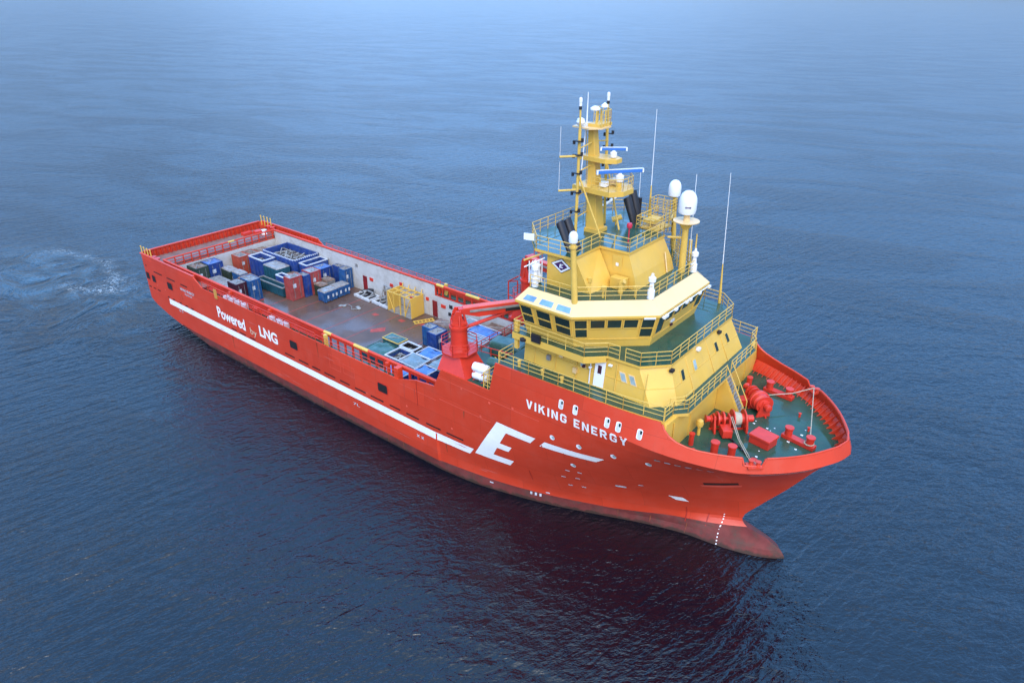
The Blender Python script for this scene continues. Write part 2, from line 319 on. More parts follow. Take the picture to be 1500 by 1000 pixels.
# finer columns where the top line jumps
def s_for_x(x, z=13.4): return (x-60)/(94.95-60)
for xx in (67.0, 67.55, 83.2, 83.5, 84.0, 84.6, 85.4, 89.2, 89.3, 90.5, 90.6, 60.85): SA.append(s_for_x(xx)+0.0)
SA = sorted(set(round(a, 4) for a in SA))
COLS = [('x', x) for x in XA] + [('s', s) for s in SA]
ZR = [-3, -2, -1, -.5, 0, .35, .7, .95, 1.15, 1.5, 1.85, 2.2, 2.8, 3.5, 4.3, 5.2, 6.1, 7, 8, 8.95]

ship = empty('supply_ship')
tag(ship, 'red hulled offshore supply ship with yellow bridge and green decks on calm water', 'ship')

mb = MB(); grid = {}
for sd_ in (-1, 1):
    rows = []
    for c in COLS:
        r = []
        zr = ZR
        if c[0] == 'x' and c[1] <= 26:
            zb = zbot(c[1]); k8 = max(1.15, zb+.35)
            zr = [zb-1.7, zb-1.1, zb-.65, zb-.3, zb-.1, zb, zb+(k8-zb)*.33, zb+(k8-zb)*.67, k8]+[k8+(8.95-k8)*q/11 for q in range(1, 12)]
        if c[0] == 's' and c[1] > .57:
            t_ = min(1, (c[1]-.57)/.23); zr = list(ZR)
            for q_, d_ in ((7, .30), (8, .38), (9, .22), (10, .10)): zr[q_] += d_*t_
        for z in zr:
            x, y, zz = col_point(c, z); r.append(len(mb.v)); mb.v.append((x, sd_*y, zz))
        # topsides from the main deck edge up to the sheer
        xk = (c[1] if c[0] == 'x' else 60+c[1]*34.95); T = topz(xk); k = 13.1-KD(xk)
        if T > k+0.05: zs = [9.6, 10.3, 11, 11.8, k-0.5*(k-11.8), k, k+(T-k)*.5, T]
        else: zs = [8.95+(T-8.95)*q/8 for q in range(1, 9)]
        for z in zs:
            x, y, zz = col_point(c, z); r.append(len(mb.v)); mb.v.append((x, sd_*y, zz))
        rows.append(r)
    grid[sd_] = rows
    for i in range(len(rows)-1):
        c = COLS[i]
        for j in range(len(rows[0])-1):
            a, b, c_, d = rows[i][j], rows[i+1][j], rows[i+1][j+1], rows[i][j+1]
            zc = mb.v[a][2]; xc = mb.v[a][0]
            mb.f.append([a, b, c_, d]); mb.mi.append(1 if j < 8 and (c[0] != 'x' or min(zc, mb.v[b][2]) < 1.14) else 0)
# transom plate
for j in range(len(ZR)+7):
    a, b = grid[-1][0][j], grid[-1][0][j+1]; c_, d = grid[1][0][j+1], grid[1][0][j]
    mb.f.append([a, b, c_, d]); mb.mi.append(0 if mb.v[a][2] > 1.1 else 1)
hull_me_v = mb.v
hull = mb.build('hull', [RED, AF], ship, smooth=True, recalc=False)
bm = bmesh.new(); bm.from_mesh(hull.data); bmesh.ops.remove_doubles(bm, verts=bm.verts, dist=0.0008)
bmesh.ops.dissolve_degenerate(bm, dist=0.0005, edges=bm.edges); bmesh.ops.recalc_face_normals(bm, faces=bm.faces)
# make sure the normals point out
fz = [f for f in bm.faces if abs(f.calc_center_median().y+10.2) < 0.05 and f.calc_center_median().z > 5]
if fz and fz[0].normal.y > 0: bmesh.ops.reverse_faces(bm, faces=bm.faces)
bm.to_mesh(hull.data); bm.free()
for p in hull.data.polygons: p.use_smooth = True
hull.data.set_sharp_from_angle(angle=R(14))
sol = hull.modifiers.new('plate', 'SOLIDIFY'); sol.thickness = 0.14; sol.offset = -1
es = hull.modifiers.new('edges', 'EDGE_SPLIT'); es.split_angle = R(17)

def hullpt(x, z, off=0.02, side=-1):
    b = half(x, z); e1 = half(x+0.1, z)-b; e2 = half(x, z+0.1)-half(x, z-0.0); n = Vector((-e1/0.1, 1, -e2/0.1)).normalized()
    return Vector((x, side*b, z))+Vector((n.x, side*n.y, n.z))*off
def decal(name, polys, mat, parent, step=0.45, off=0.022, sub=True):
    """flat outlines (x, z) laid on the starboard shell plating"""
    bm = bmesh.new()
    for P in polys:
        vs = [bm.verts.new((x, 0, z)) for x, z in P]; bm.faces.new(vs)
    return decal_bm(name, bm, mat, parent, step, off)
def decal_bm(name, bm, mat, parent, step=0.45, off=0.022):
    bm.normal_update(); bmesh.ops.triangulate(bm, faces=bm.faces)
    xs = [v.co.x for v in bm.verts]; zs = [v.co.z for v in bm.verts]
    def cuts(lo, hi, st, ax):
        q = lo+st
        while q < hi:
            co = (q, 0, 0) if ax == 0 else (0, 0, q); no = (1, 0, 0) if ax == 0 else (0, 0, 1)
            bmesh.ops.bisect_plane(bm, geom=bm.verts[:]+bm.edges[:]+bm.faces[:], plane_co=co, plane_no=no); q += st
    cuts(min(xs), max(xs), step, 0); cuts(min(zs), max(zs), step, 2)
    for v in bm.verts: v.co = hullpt(v.co.x, v.co.z, off)
    me = bpy.data.meshes.new(name); bm.to_mesh(me); bm.free(); me.materials.append(mat)
    o = bpy.data.objects.new(name, me); C.objects.link(o); o.parent = parent; return o
def text_bm(s, bold=0.0):
    cu = bpy.data.curves.new('lettering', 'FONT'); cu.body = s; cu.offset = bold; cu.resolution_u = 4
    o = bpy.data.objects.new('lettering_source', cu); C.objects.link(o); dg = bpy.context.evaluated_depsgraph_get(); dg.update()
    me = bpy.data.meshes.new_from_object(o.evaluated_get(dg)); bm = bmesh.new(); bm.from_mesh(me)
    bpy.data.objects.remove(o); bpy.data.meshes.remove(me); bpy.data.curves.remove(cu)
    bmesh.ops.remove_doubles(bm, verts=bm.verts, dist=0.0005)
    xs = [v.co.x for v in bm.verts]; ys = [v.co.y for v in bm.verts]
    for v in bm.verts: v.co = Vector(((v.co.x-min(xs))/(max(xs)-min(xs)), (v.co.y-min(ys))/(max(ys)-min(ys)), 0))
    return bm
def hull_text(name, s, x0, x1, z0a, z0b, z1, bold, mat, off=0.022):
    """text from x0 to x1; baseline z0a -> z0b, height z1"""
    bm = text_bm(s, bold)
    for v in bm.verts:
        u, t = v.co.x, v.co.y; v.co = Vector((x0+(x1-x0)*u, 0, z0a+(z0b-z0a)*u+z1*t))
    return decal_bm(name, bm, mat, hull, 0.6, off)
decal('white_stripe', [[(6.6, 4.72), (64.6, 4.72), (64.0, 3.86), (6.5, 3.86)]], WHT, hull, 1.0)
decal('emblem_letter', [[(67.75, 9.3), (72.05, 9.3), (71.45, 8.5), (68.75, 8.46)], [(67.75, 9.3), (68.75, 8.46), (66.95, 5.1), (64.7, 4.3)],
      [(68.35, 7.72), (69.55, 7.45)][:0] or [(67.93, 6.93), (69.25, 6.93), (68.8, 6.22), (67.55, 6.22)],
      [(66.95, 5.1), (69.15, 5.1), (68.6, 4.3), (64.7, 4.3)]], WHT, hull, 0.45)
decal('white_stripe', [[(73.0, 9.3), (78.6, 9.62), (77.75, 8.9), (72.4, 8.58)]], WHT, hull, 0.45)
GL = {'V': [[(0, 1), (.24, 1), (.42, .3), (.6, 1), (.84, 1), (.54, 0), (.3, 0)]], 'I': [[(0, 0), (.23, 0), (.23, 1), (0, 1)]],
 'K': [[(0, 0), (.22, 0), (.22, .34), (.34, .5), (.62, 0), (.88, 0), (.5, .66), (.84, 1), (.56, 1), (.22, .6), (.22, 1), (0, 1)]],
 'N': [[(0, 0), (.22, 0), (.22, .66), (.6, 0), (.82, 0), (.82, 1), (.6, 1), (.6, .36), (.22, 1), (0, 1)]],
 'G': [[(.18, 0), (.62, 0), (.8, .16), (.8, .55), (.44, .55), (.44, .38), (.58, .38), (.58, .2), (.28, .2), (.22, .27), (.22, .73), (.28, .8), (.54, .8), (.58, .68), (.8, .68), (.8, .84), (.62, 1), (.18, 1), (0, .82), (0, .18)]],
 'E': [[(0, 0), (.72, 0), (.72, .2), (.22, .2), (.22, .41), (.62, .41), (.62, .59), (.22, .59), (.22, .8), (.72, .8), (.72, 1), (0, 1)]],
 'R': [[(0, 0), (.22, 0), (.22, .56), (.22, .8), (.5, .8), (.57, .74), (.57, .62), (.5, .56), (.22, .56), (.22, .38), (.34, .38), (.56, 0), (.82, 0), (.58, .4), (.79, .55), (.79, .83), (.6, 1), (0, 1)]],
 'Y': [[(.31, 0), (.53, 0), (.53, .4), (.84, 1), (.58, 1), (.42, .62), (.26, 1), (0, 1), (.31, .4)]]}
GW = {'V': .84, 'I': .23, 'K': .88, 'N': .82, 'G': .8, 'E': .72, 'R': .82, 'Y': .84, ' ': .3}
def block_text(name, s, x0, x1, za, zb, h):
    tot = sum(GW[c] for c in s)+.3*(len(s)-1); k = (x1-x0)/tot; P = []; u = 0
    if True: pass
    for c in s:
        for g in GL.get(c, []):
            if c == 'R':      # split so that the bowl keeps its counter
                g1 = [(0, 0), (.22, 0), (.22, 1), (0, 1)]; g2 = [(.22, .8), (.5, .8), (.57, .74), (.57, .62), (.5, .56), (.22, .56), (.22, .38), (.34, .38), (.56, 0), (.82, 0), (.58, .4), (.79, .55), (.79, .83), (.6, 1), (.22, 1)]
                for q in (g1, g2): P.append([(x0+(u+a)*k, za+(zb-za)*(u/tot)+b_*h) for a, b_ in q])
            else: P.append([(x0+(u+a)*k, za+(zb-za)*(u/tot)+b_*h) for a, b_ in g])
        u += GW[c]+.3
        if P: decal(name, P, WHT, hull, 0.6); P = []
block_text('letter', 'VIKING ENERGY', 71.1, 80.95, 12.2, 12.36, 0.84)
hull_text('slogan_lettering', 'Powered', 19.9, 26.3, 5.75, 5.62, 1.6, 0.03, WHT)
hull_text('slogan_lettering', 'by', 27.35, 28.75, 5.35, 5.3, 1.15, 0.0, paint('cream_lettering', (0.60, 0.50, 0.36), 0.5, 0.1))
hull_text('slogan_lettering', 'LNG', 29.5, 33.3, 5.95, 5.9, 1.5, 0.035, WHT)
hull_text('ship_name_lettering', 'VIKING ENERGY', 10.6, 14.4, 7.12, 7.1, 0.42, 0.02, WRIM)
hull_text('home_port_lettering', 'HAUGESUND', 11.7, 13.6, 6.62, 6.6, 0.3, 0.01, WRIM)
def rrect(x, z, w, h, r=0.18, n=4, skew=0):
    P = []
    for cx, cz, a0 in ((x+w/2-r, z+h/2-r, 0), (x-w/2+r, z+h/2-r, 90), (x-w/2+r, z-h/2+r, 180), (x+w/2-r, z-h/2+r, 270)):
        for i in range(n+1): a = R(a0+90*i/n); P.append((cx+r*math.cos(a), cz+r*math.sin(a)))
    return P
# cabin windows in the upper strake: white frame with dark glass seen deep inside
for xx in (74.65, 76.05, 79.05, 80.05, 81.85):
    f = decal('cabin_window', [rrect(xx, 13.88, 0.46, 0.86, 0.16)], WHT, hull, 2, 0.03)
    decal('window_glass', [rrect(xx+0.02, 13.86, 0.32, 0.70, 0.12)], GLW, hull, 2, 0.04); decal('window_recess', [rrect(xx+0.10, 14.06, 0.17, 0.30, 0.07)], GLS, hull, 2, 0.05)
for xx, zz in ((73.85, 10.2), (76.45, 10.3), (79.5, 10.45), (82.3, 10.55), (75.4, 7.35)):
    a = [(xx+0.25*math.cos(R(i*24)), zz+0.25*math.sin(R(i*24))) for i in range(15)]
    decal('porthole', [a], GELC, hull, 2, 0.03)
    a = [(xx+0.1+0.15*math.cos(R(i*30)), zz+0.06+0.16*math.sin(R(i*30))) for i in range(12)]
    decal('porthole_glass', [a], GLP, hull, 2, 0.045)
# mooring windows and freeing slots in the side
for xx, zz, ww in ((1.4, 6.95, 0.95), (3.1, 6.85, 0.95), (7.7, 6.9, 1.35), (36.6, 7.0, 1.45), (52.1, 6.95, 1.45)):
    decal('side_opening', [rrect(xx, zz, ww+0.18, 1.22, 0.2)], REDC, hull, 2, 0.028)
    decal('side_opening', [rrect(xx, zz, ww, 1.02, 0.16)], DARK, hull, 2, 0.042)
k = 0
for (x0, x1, z, ln, gp) in ((0.5, 2.0, 8.6, 1.3, 1), (3.6, 14, 8.15, 2.3, 1.6), (1.0, 4.5, 5.35, 0.9, .6), (6.3, 13, 5.0, 0.6, 1.0), (22.8, 28.5, 5.05, 1.5, 0.8), (34.5, 62.0, 5.35, 1.9, 0.85)):
    x = x0
    while x < x1:
        l = ln*random.uniform(0.75, 1.15); decal('freeing_slot', [[(x, z), (x+l, z-0.0), (x+l, z-0.17), (x, z-0.17)]], DARK, hull, 3, 0.03); x += l+gp*random.uniform(.8, 1.3)
# doors and plates in the side, outline welds
def outline(x0, x1, z0, z1, t=0.05):
    return [[(x0, z0), (x1, z0), (x1, z0+t), (x0, z0+t)], [(x0, z1-t), (x1, z1-t), (x1, z1), (x0, z1)], [(x0, z0+t), (x0+t, z0+t), (x0+t, z1-t), (x0, z1-t)], [(x1-t, z0+t), (x1, z0+t), (x1, z1-t), (x1-t, z1-t)]]
REDL = paint('red_weld_paint', (0.74, 0.10, 0.06), 0.4, 0.1)
REDD = paint('red_seam_paint', (0.36, 0.022, 0.012), 0.5, 0.1)
decal('side_hatch', outline(43.3, 45.2, 6.4, 8.1), REDL, hull, 3, 0.03); decal('side_hatch', outline(45.7, 47.6, 6.5, 7.7), REDL, hull, 3, 0.03)
for x0, x1, z in ((60.5, 72.5, 11.3), (54.8, 60, 8.55), (60.5, 67, 8.9)): decal('shell_seam', [[(x0, z), (x1, z), (x1, z+0.06), (x0, z+0.06)]], REDL, hull, 1, 0.024)
for x, z0, z1 in ((57.3, 6.9, 9.7), (83.6, 1.2, 3.0), (70.5, 3.0, 4.4), (85.3, 1.2, 2.4)): decal('shell_seam', [[(x, z0), (x+.08, z0), (x+.08, z1), (x, z1)]], REDD, hull, 1, 0.024)
for x, z in ((62.0, 6.1), (55.7, 6.2), (3.8, 6.0), (6.0, 5.9), (66.9, 11.0), (63.5, 11.2), (69.6, 11.5), (65.8, 9.1)): decal('drain', [rrect(x, z, .25, .25, .1)], REDL, hull, 2, 0.03)
# tug, thruster and load marks
for x, z, s_ in ((46.8, 2.9, '7L'), (56.9, 3.0, 'x x'), (8.9, 3.4, 'o o'), (70.0, 0.75, '- - -')): hull_text('hull_mark', s_, x, x+1.1, z, z, 0.32, 0.01, WRIM)
for x, z in ((71.7, 1.4), (73.9, 4.9), (75.2, 5.1), (74.6, 6.2), (75.7, 6.3), (74.2, 3.6), (75.4, 3.7), (80.6, 6.0), (66.0, 0.8)): decal('hull_mark', [rrect(x, z, .4, .13, .05)], WRIM, hull, 2, 0.03)
for i in range(6): decal('bow_slot', [rrect(83.2+i*0.75, 11.6-0.03*i, .48, .14, .05)], WRIM if i % 2 else GLP, hull, 2, 0.03)
decal('thruster_mark', [[(82.4, 4.6), (83.5, 4.5), (83.9, 3.9), (82.9, 4.0)]], WHT, hull, 0.4, 0.03)
decal('thruster_mark', [rrect(78.8, 5.1, .9, .3, .1)], WRIM, hull, 2, 0.03)
decal('anchor_pocket', [[(85.6, 8.1), (88.0, 8.4), (88.0, 8.0), (85.6, 7.7)]], DARK, hull, .4, 0.03)
decal('anchor_pocket', [[(85.3, 7.65), (88.2, 7.95), (88.1, 7.6), (85.4, 7.3)]], REDL, hull, .4, 0.035)
for i in range(3): decal('bow_line', [[(89.3, 11.3-.22*i), (93.0-.15*i, 11.25-.22*i), (93.0-.15*i, 11.12-.22*i), (89.3, 11.15-.22*i)]], WHT, hull, .25, 0.03)
for i in range(10):
    z = 0.12+i*0.26; decal('draught_mark', [rrect(86.5+0.05*max(0, 4-i), z, .11, .11, .03)], WHT, hull, 1, 0.03)

rs_ = random.Random(11)
STR = paint('rust_streak_paint', (0.22, 0.055, 0.022), 0.6, 0.4, 2.0); STR2 = paint('faded_red_streak', (0.50, 0.060, 0.035), 0.55, 0.2, 1.0); SCR = paint('fender_scrape', (0.58, 0.13, 0.10), 0.6, 0.25, 2.0)
for i in range(34):
    x = rs_.uniform(6, 84); z1 = rs_.choice([1.1, 1.1, 3.8, 6.4, 8.8]); h = rs_.uniform(.5, 1.6) if z1 < 2 else rs_.uniform(.5, 2.0); w_ = rs_.uniform(.025, .07)
    z0 = max(0.05, z1-h); decal('rust_streak', [[(x-w_, z1), (x+w_, z1), (x+w_*.3, z0), (x-w_*.3, z0)]], STR if z1 < 2 or i % 3 == 0 else STR2, hull, .5, .026)
for i in range(16):
    x = rs_.uniform(16, 66); z = rs_.uniform(1.4, 7.8); l_ = rs_.uniform(.8, 3.5); decal('fender_scrape', [[(x, z), (x+l_*.4, z+.05), (x+l_, z+.01), (x+l_*.6, z-.04)]], SCR, hull, 1, .025)

# ------------------------------------------------------------------ decks and cargo rail
def flat(name, pts, z, mat, parent=None, th=0.0):
    m = MB()
    if th: m.prism(pts, z-th, z)
    else: m.poly([(x, y, z) for x, y in pts])
    return m.build(name, mat, parent, smooth=False)
ZD = 5.0
cdk = flat('cargo_deck', [(5.0, -9.0), (61.2, -9.0), (61.2, 9.0), (5.0, 9.0)], ZD, DECK, ship)
for xx in (12.0, 16.2, 20.3, 24.4, 28.5, 32.55, 36.65, 40.8, 44.9, 49.0): flat('deck_line', [(xx-.05, -8.3), (xx+.05, -8.3), (xx+.05, 8.3), (xx-.05, 8.3)], ZD+.004, DLINE, cdk)
flat('deck_hatch', [(37.0, 1.0), (37.7, 0.3), (38.9, 1.7), (38.1, 2.6)], ZD+.008, DLINE, cdk)
for x, y in ((34.0, 4.4), (38.2, 5.3), (24.0, 5.2), (17.5, -2.4), (41.4, 6.2), (28.8, 6.9)): flat('deck_socket', [(x-.45, y-.3), (x+.4, y-.35), (x+.5, y+.3), (x-.4, y+.35)], ZD+.008, DLINE, cdk)
REDI = paint('inner_bulwark_paint', (0.50, 0.030, 0.014), 0.45, 0.15, 0.5, rust=0.2)
def cargo_rail(side):
    nm = 'cargo_rail'; p = empty(nm, parent=ship)
    Y = lambda a, b: (min(side*a, side*b), max(side*a, side*b))
    y0, y1 = Y(9.0, 9.06)
    MB().box(5.0, 41.0, y0, y1, ZD, 9.62).box(41.0, 60.9, y0, y1, ZD, 8.25).build('inner_plating', WALL, p, smooth=False)
    y0, y1 = Y(9.064, 9.16)
    m = MB().box(5.0, 41.0, y0, y1, 8.3, 9.62)
    yy0, yy1 = Y(8.96, 9.16)
    m.box(41.0, 53.6, yy0, yy1, 8.254, 8.36)
    if side > 0: m.box(53.6, 54.2, yy0, yy1, 8.254, 9.45).box(55.6, 60.9, yy0, yy1, 8.254, 9.45)
    else: m.box(59.6, 60.9, yy0, yy1, 8.254, 9.45)
    m.box(41.0, 60.9, yy0, yy1, 9.454, 9.66)
    x = 41.0
    while x < (53.4 if side > 0 else 59.5): m.box(x, x+0.24, yy0+.03, yy1-.03, 8.364, 9.45); x += 1.28
    m.build('outer_plating', REDI, p, smooth=False)
    MB().tube((4.9, side*9.05, 9.82), (60.6, side*9.05, 9.82), 0.17, 10).build('top_pipe', RED, p)
    for x in (13.5, 22.5, 31.2, 41.6, 52.2): MB().obox((x, side*9.33, 9.55), (0.4, 0.42, 0.4)).obox((x, side*9.26, 9.0), (0.3, 0.25, 1.0)).build('rail_bracket', RED, p, smooth=False)
    for x0, x1 in ((41.4, 42.7), (46.6, 48.9)): MB().tube((x0, side*9.05, 9.825), (x1, side*9.05, 9.825), 0.19, 10).build('yellow_band', YELP, p)
    # walkway between cargo rail and shell, outer guard rail
    y0, y1 = Y(9.165, 10.05); flat('walkway', [(5, y0), (60.6, y0), (60.6, y1), (5, y1)], 8.45, GRN, p)
    m = MB(); m.tube((17, side*9.3, 8.7), (40.5, side*9.3, 8.7), 0.07, 6)
    for x in range(18, 40, 3): m.box(x, x+.1, side*9.3-.05, side*9.3+.05, 8.455, 8.7)
    m.build('service_pipe', REDC, p)
    rail('guard_rail', [(16.9, side*10.12, 8.95), (41, side*10.12, 8.95)], p, RED, h=.95, bars=3, step=1.5, r=0.036)
    rail('guard_rail', [(41, side*10.12, 8.95), (54.4, side*10.12, 8.95)], p, RED, h=.8, bars=2, step=1.28, r=0.033)
    return p
cr_s = cargo_rail(-1); cr_p = cargo_rail(1)
rail('guard_rail', [(55.0, 10.12, 9.4), (60.2, 10.12, 10.1)], cr_p, RED, h=1.0)
# doors and small fittings on the port inner wall
for x in (26.4, 40.5): MB().box(x, x+0.85, 8.93, 8.995, ZD+.1, ZD+2.4).build('door', paint('dark_red_door', (0.22, 0.012, 0.016), .5, .3), cr_p, smooth=False)
for x, z, a, c in ((27.9, 7.0, .7, REDC), (42.1, 6.8, .8, REDC), (39.3, 7.1, .5, REDC), (43.6, 7.1, .55, BLK), (43.4, 6.0, .45, BLK), (24.9, 8.4, .5, STEEL), (34.2, 7.9, .6, REDC), (32.2, 7.2, .6, REDC), (33.0, 6.6, .6, REDC), (36.2, 6.3, .8, REDC)):
    MB().box(x, x+a, 8.90, 8.995, z, z+.45).build('valve_box', c, cr_p, smooth=False)
# fittings along the starboard walkway
for x0 in (21.8, 23.1, 24.4, 25.7): MB().box(x0, x0+.95, -10.05, -9.5, 8.455, 9.22).build('deck_box', WRIM, cr_s, smooth=False)  # both rows of white boxes stand in for openings onto the far white wall
for x0 in (31.6, 33.0, 34.2): MB().box(x0, x0+.95, -10.05, -9.5, 8.455, 9.18).build('deck_box', WRIM, cr_s, smooth=False)
MB().box(20.1, 20.7, -10.32, -10.22, 8.5, 9.75).build('sign_board', paint('ochre_board', (0.50, 0.24, 0.05), 0.6, 0.2), cr_s, smooth=False)
MB().box(27.9, 28.9, -9.8, -9.2, 8.455, 9.3).build('deck_box', REDI, cr_s, smooth=False)
MB().box(53.9, 54.5, -10.05, -9.35, 8.46, 10.05).build('rail_pillar', RED, cr_s, smooth=False, bevel=0.04)
for s_ in (-1, 1): MB().box(42.2, 42.6, s_*9.7-.15, s_*9.7+.15, 8.46, 10.0).build('yellow_ladder', YELP, cr_s if s_ < 0 else cr_p, smooth=False)
# aft deck behind the cross rail
aft = empty('stern_deck', parent=ship)
flat('aft_deck', [(.12, -9.0), (4.8, -9.0), (4.8, 9.0), (.12, 9.0)], 9.0, AFTD, aft, th=.5)
for s_ in (-1, 1): flat('side_deck', [(.15, s_*9.0), (16.9, s_*9.0), (16.9, s_*10.0), (1.0, s_*10.0), (.15, s_*9.3)], 9.0, AFTD, aft)
MB().box(4.85, 5.0, -9.0, 9.0, ZD, 8.40).build('aft_bulkhead', WALL, aft, smooth=False)
m = MB()
for z, r_ in ((9.82, .12), (9.35, .07), (8.9, .07), (8.5, .09)): m.tube((4.9, -9.0, z), (4.9, 9.0, z), r_, 8)
for i in range(15): y = -8.7+i*17.4/14; m.box(4.86, 5.02, y-.07, y+.07, 8.42, 9.8)
m.build('cross_rail', RED, aft)
MB().tube((4.9, 1.0, 9.825), (4.9, 2.0, 9.825), .135, 8).build('yellow_band', YELP, aft)
for i in range(27): y = -9.1+i*0.7; MB().box(.16, .42, y-.05, y+.05, 9.01, 9.95).build('bulwark_stay', REDI, aft, smooth=False)
for s_ in (-1, 1):
    for i in range(18): x = 1.2+i*0.8; MB().box(x-.05, x+.05, min(s_*9.88, s_*10.05), max(s_*9.88, s_*10.05), 9.01, 9.95).build('bulwark_stay', REDI, aft, smooth=False)
m = MB()
m.box(-.04, .34, -9.5, 9.5, 10.12, 10.24)
for s_ in (-1, 1): m.box(.35, 15.0, s_*10.1-.14, s_*10.1+.14, 10.11, 10.22)
m.build('bulwark_cap', RED, aft, smooth=False)
for s_ in (-1, 1):
    for i, x in enumerate((0.4, 1.3, 2.2, 3.1)):
        MB().obox((x, s_*9.85, 10.3), (.14, .12, 1.7), 0, 0).obox((x-.1, s_*9.85, 11.1), (.3, .14, .12), 0, .3).build('stern_post', YELP, aft, smooth=False, bevel=.03)
    MB().lathe((2.9, s_*9.5, 9.0), [(.35, 0), (.3, .15), (.3, .8), (.42, .85), (.42, 1.0), (0, 1.02)]).build('bollard', REDC, aft)
    MB().lathe((4.0, s_*9.5, 9.0), [(.35, 0), (.3, .15), (.3, .8), (.42, .85), (.42, 1.0), (0, 1.02)]).build('bollard', REDC, aft)
MB().obox((2.6, 7.6, 9.3), (1.0, 1.2, .6)).obox((1.6, 6.2, 9.25), (.9, 1.6, .5)).build('capstan', REDC, aft, smooth=False, bevel=.05)
MB().lathe((3.3, 8.3, 9.0), [(.45, 0), (.3, .2), (.28, .5), (.42, .65), (0, .7)]).build('capstan', GELC, aft)

# ------------------------------------------------------------------ forward part of the hull: crane deck
ZC = 12.1
MB().box(60.9, 61.0, -10.0, 10.0, ZD, ZC-.03).build('forward_bulkhead', REDI, ship, smooth=False)
flat('crane_deck', [(60.88, -10.02), (69.2, -10.02), (69.2, 10.02), (60.88, 10.02)], ZC, GRN, ship, th=.03)
# ------------------------------------------------------------------ deckhouse
A = 15.3
dh = empty('deckhouse', parent=ship)
def half_top(x, z): return half(x, z)-0.16
pts = []
for x in (67.75, 70, 73, 76, 79, 81.5, 83.4): pts.append((x, -half_top(x, A-.1)))
pts += [(83.45, -7.7), (84.3, -6.8), (84.3, 6.8), (83.45, 7.7)]
for x in (83.4, 81.5, 79, 76, 73, 70, 67.75): pts.append((x, half_top(x, A-.1)))
flat('lower_bridge_deck', pts, A, GRN, dh)
MB().prism([(x, y*0.999) for x, y in pts], A-.28, A-.006).build('deck_edge', YEL, dh, smooth=False)
# wall down to the winch deck
def w1(z): h = half(83.6, z)-.2; return [(83.62, -h, z), (83.7, -6.9, z), (83.7, 6.9, z), (83.62, h, z), (67.9, 9.9, z), (67.9, -9.9, z)]
MB().loft(w1(12.0), w1(13.1), True, False).loft(w1(13.1), w1(A-.285), False, True).build('forward_wall', YEL, dh, smooth=False)
for y in (-7.9, -4.9, 3.4, 6.5): MB().box(83.705, 83.78, y-.06, y+.06, 12.02, 14.7).build('wall_stiffener', YEL, dh, smooth=False)
for y in (-5.9, -2.0, 2.6, 5.6): MB().loft([(83.71, y-.03, 14.3), (83.71, y+.03, 14.3), (83.71, y+.03, 15.0), (83.71, y-.03, 15.0)], [(83.9, y-.03, 14.9), (83.9, y+.03, 14.9), (84.25, y+.03, 15.0), (84.25, y-.03, 15.0)]).build('deck_bracket', YEL, dh, smooth=False)
b1 = [(69.1, -8.0), (81.55, -8.0), (83.15, -6.4), (83.15, 6.4), (81.55, 8.0), (69.1, 8.0)]
t1 = [(69.1, -7.75), (80.1, -7.6), (81.9, -5.8), (81.9, 5.8), (80.1, 7.6), (69.1, 7.75)]
f1 = [(a[0]+(b[0]-a[0])*.45, a[1]+(b[1]-a[1])*.45) for a, b in zip(b1, t1)]
MB().loft([(x, y, A+.004) for x, y in b1], [(x, y, 18.15) for x, y in t1]).build('wall', YEL, dh, smooth=False)
m = MB()
fl = [Vector((x, y, A+2.85*.45)) for x, y in f1]
for i in range(5): m.tube(fl[i], fl[i+1], .035, 4)
m.build('wall_seam', YEL, dh, smooth=False)
face = lambda i, B, T, z0, z1: ((B[i][0], B[i][1], z0), (B[i+1][0], B[i+1][1], z0), (T[i+1][0], T[i+1][1], z1), (T[i][0], T[i][1], z1))
F_s = face(0, b1, t1, A, 18.15); F_c = face(1, b1, t1, A, 18.15); F_f = face(2, b1, t1, A, 18.15)
L = 12.45
for x, z in ((75.15, 17.0), (79.0, 17.0), (79.85, 17.0)):
    u = (x-69.1)/11.7; v = (z-A)/2.85
    panel(F_s, u-.024, u+.024, v-.15, v+.13, .012, .03).build('window', YELR, dh, smooth=False)
    panel(F_s, u-.018, u+.018, v-.12, v+.10, .03, .025).build('window', GLP, dh, smooth=False)
for y in (-4.75, -2.45, 1.95, 4.35):
    u = (y+6.4)/12.8; panel(F_f, u-.028, u+.028, .42, .76, .012, .03).build('window', YELP, dh, smooth=False)
    panel(F_f, u-.018, u+.018, .46, .72, .03, .025).build('window', GLP if abs(y+2.45) < .1 else GLS, dh, smooth=False)
def fs_y(z): return -8.0+(z-A)/2.85*.33
def fs_rect(x0, x1, z0, z1, off, th): return MB().loft([(x0, fs_y(z0)-off, z0), (x1, fs_y(z0)-off, z0), (x1, fs_y(z1)-off, z1), (x0, fs_y(z1)-off, z1)], [(x0, fs_y(z0)-off-th, z0), (x1, fs_y(z0)-off-th, z0), (x1, fs_y(z1)-off-th, z1), (x0, fs_y(z1)-off-th, z1)])
fs_rect(76.3, 77.25, 15.42, 17.75, .01, .07).build('door', GELC, dh, smooth=False)
fs_rect(76.6, 76.95, 16.6, 17.3, .085, .02).build('door_window', MAR, dh, smooth=False)
MB().tube((75.9, -8.02, 15.4), (75.9, -7.85, 18.0), .05, 6).tube((76.0, -8.0, 17.0), (76.0, -8.2, 17.0), .12, 8).build('wall_fitting', GELC, dh)
MB().tube((75.35, -8.0, 16.85), (75.35, -8.16, 16.85), .14, 8).build('alarm_bell', MAR, dh)
for y in (-6.0, 2.8, -1.3): MB().obox((82.15, y, 17.95), (.3, .4, .22)).build('deck_lamp', GELC if y < -1 and y > -2 else BLK, dh, smooth=False)
def offs(pts, d): return pts
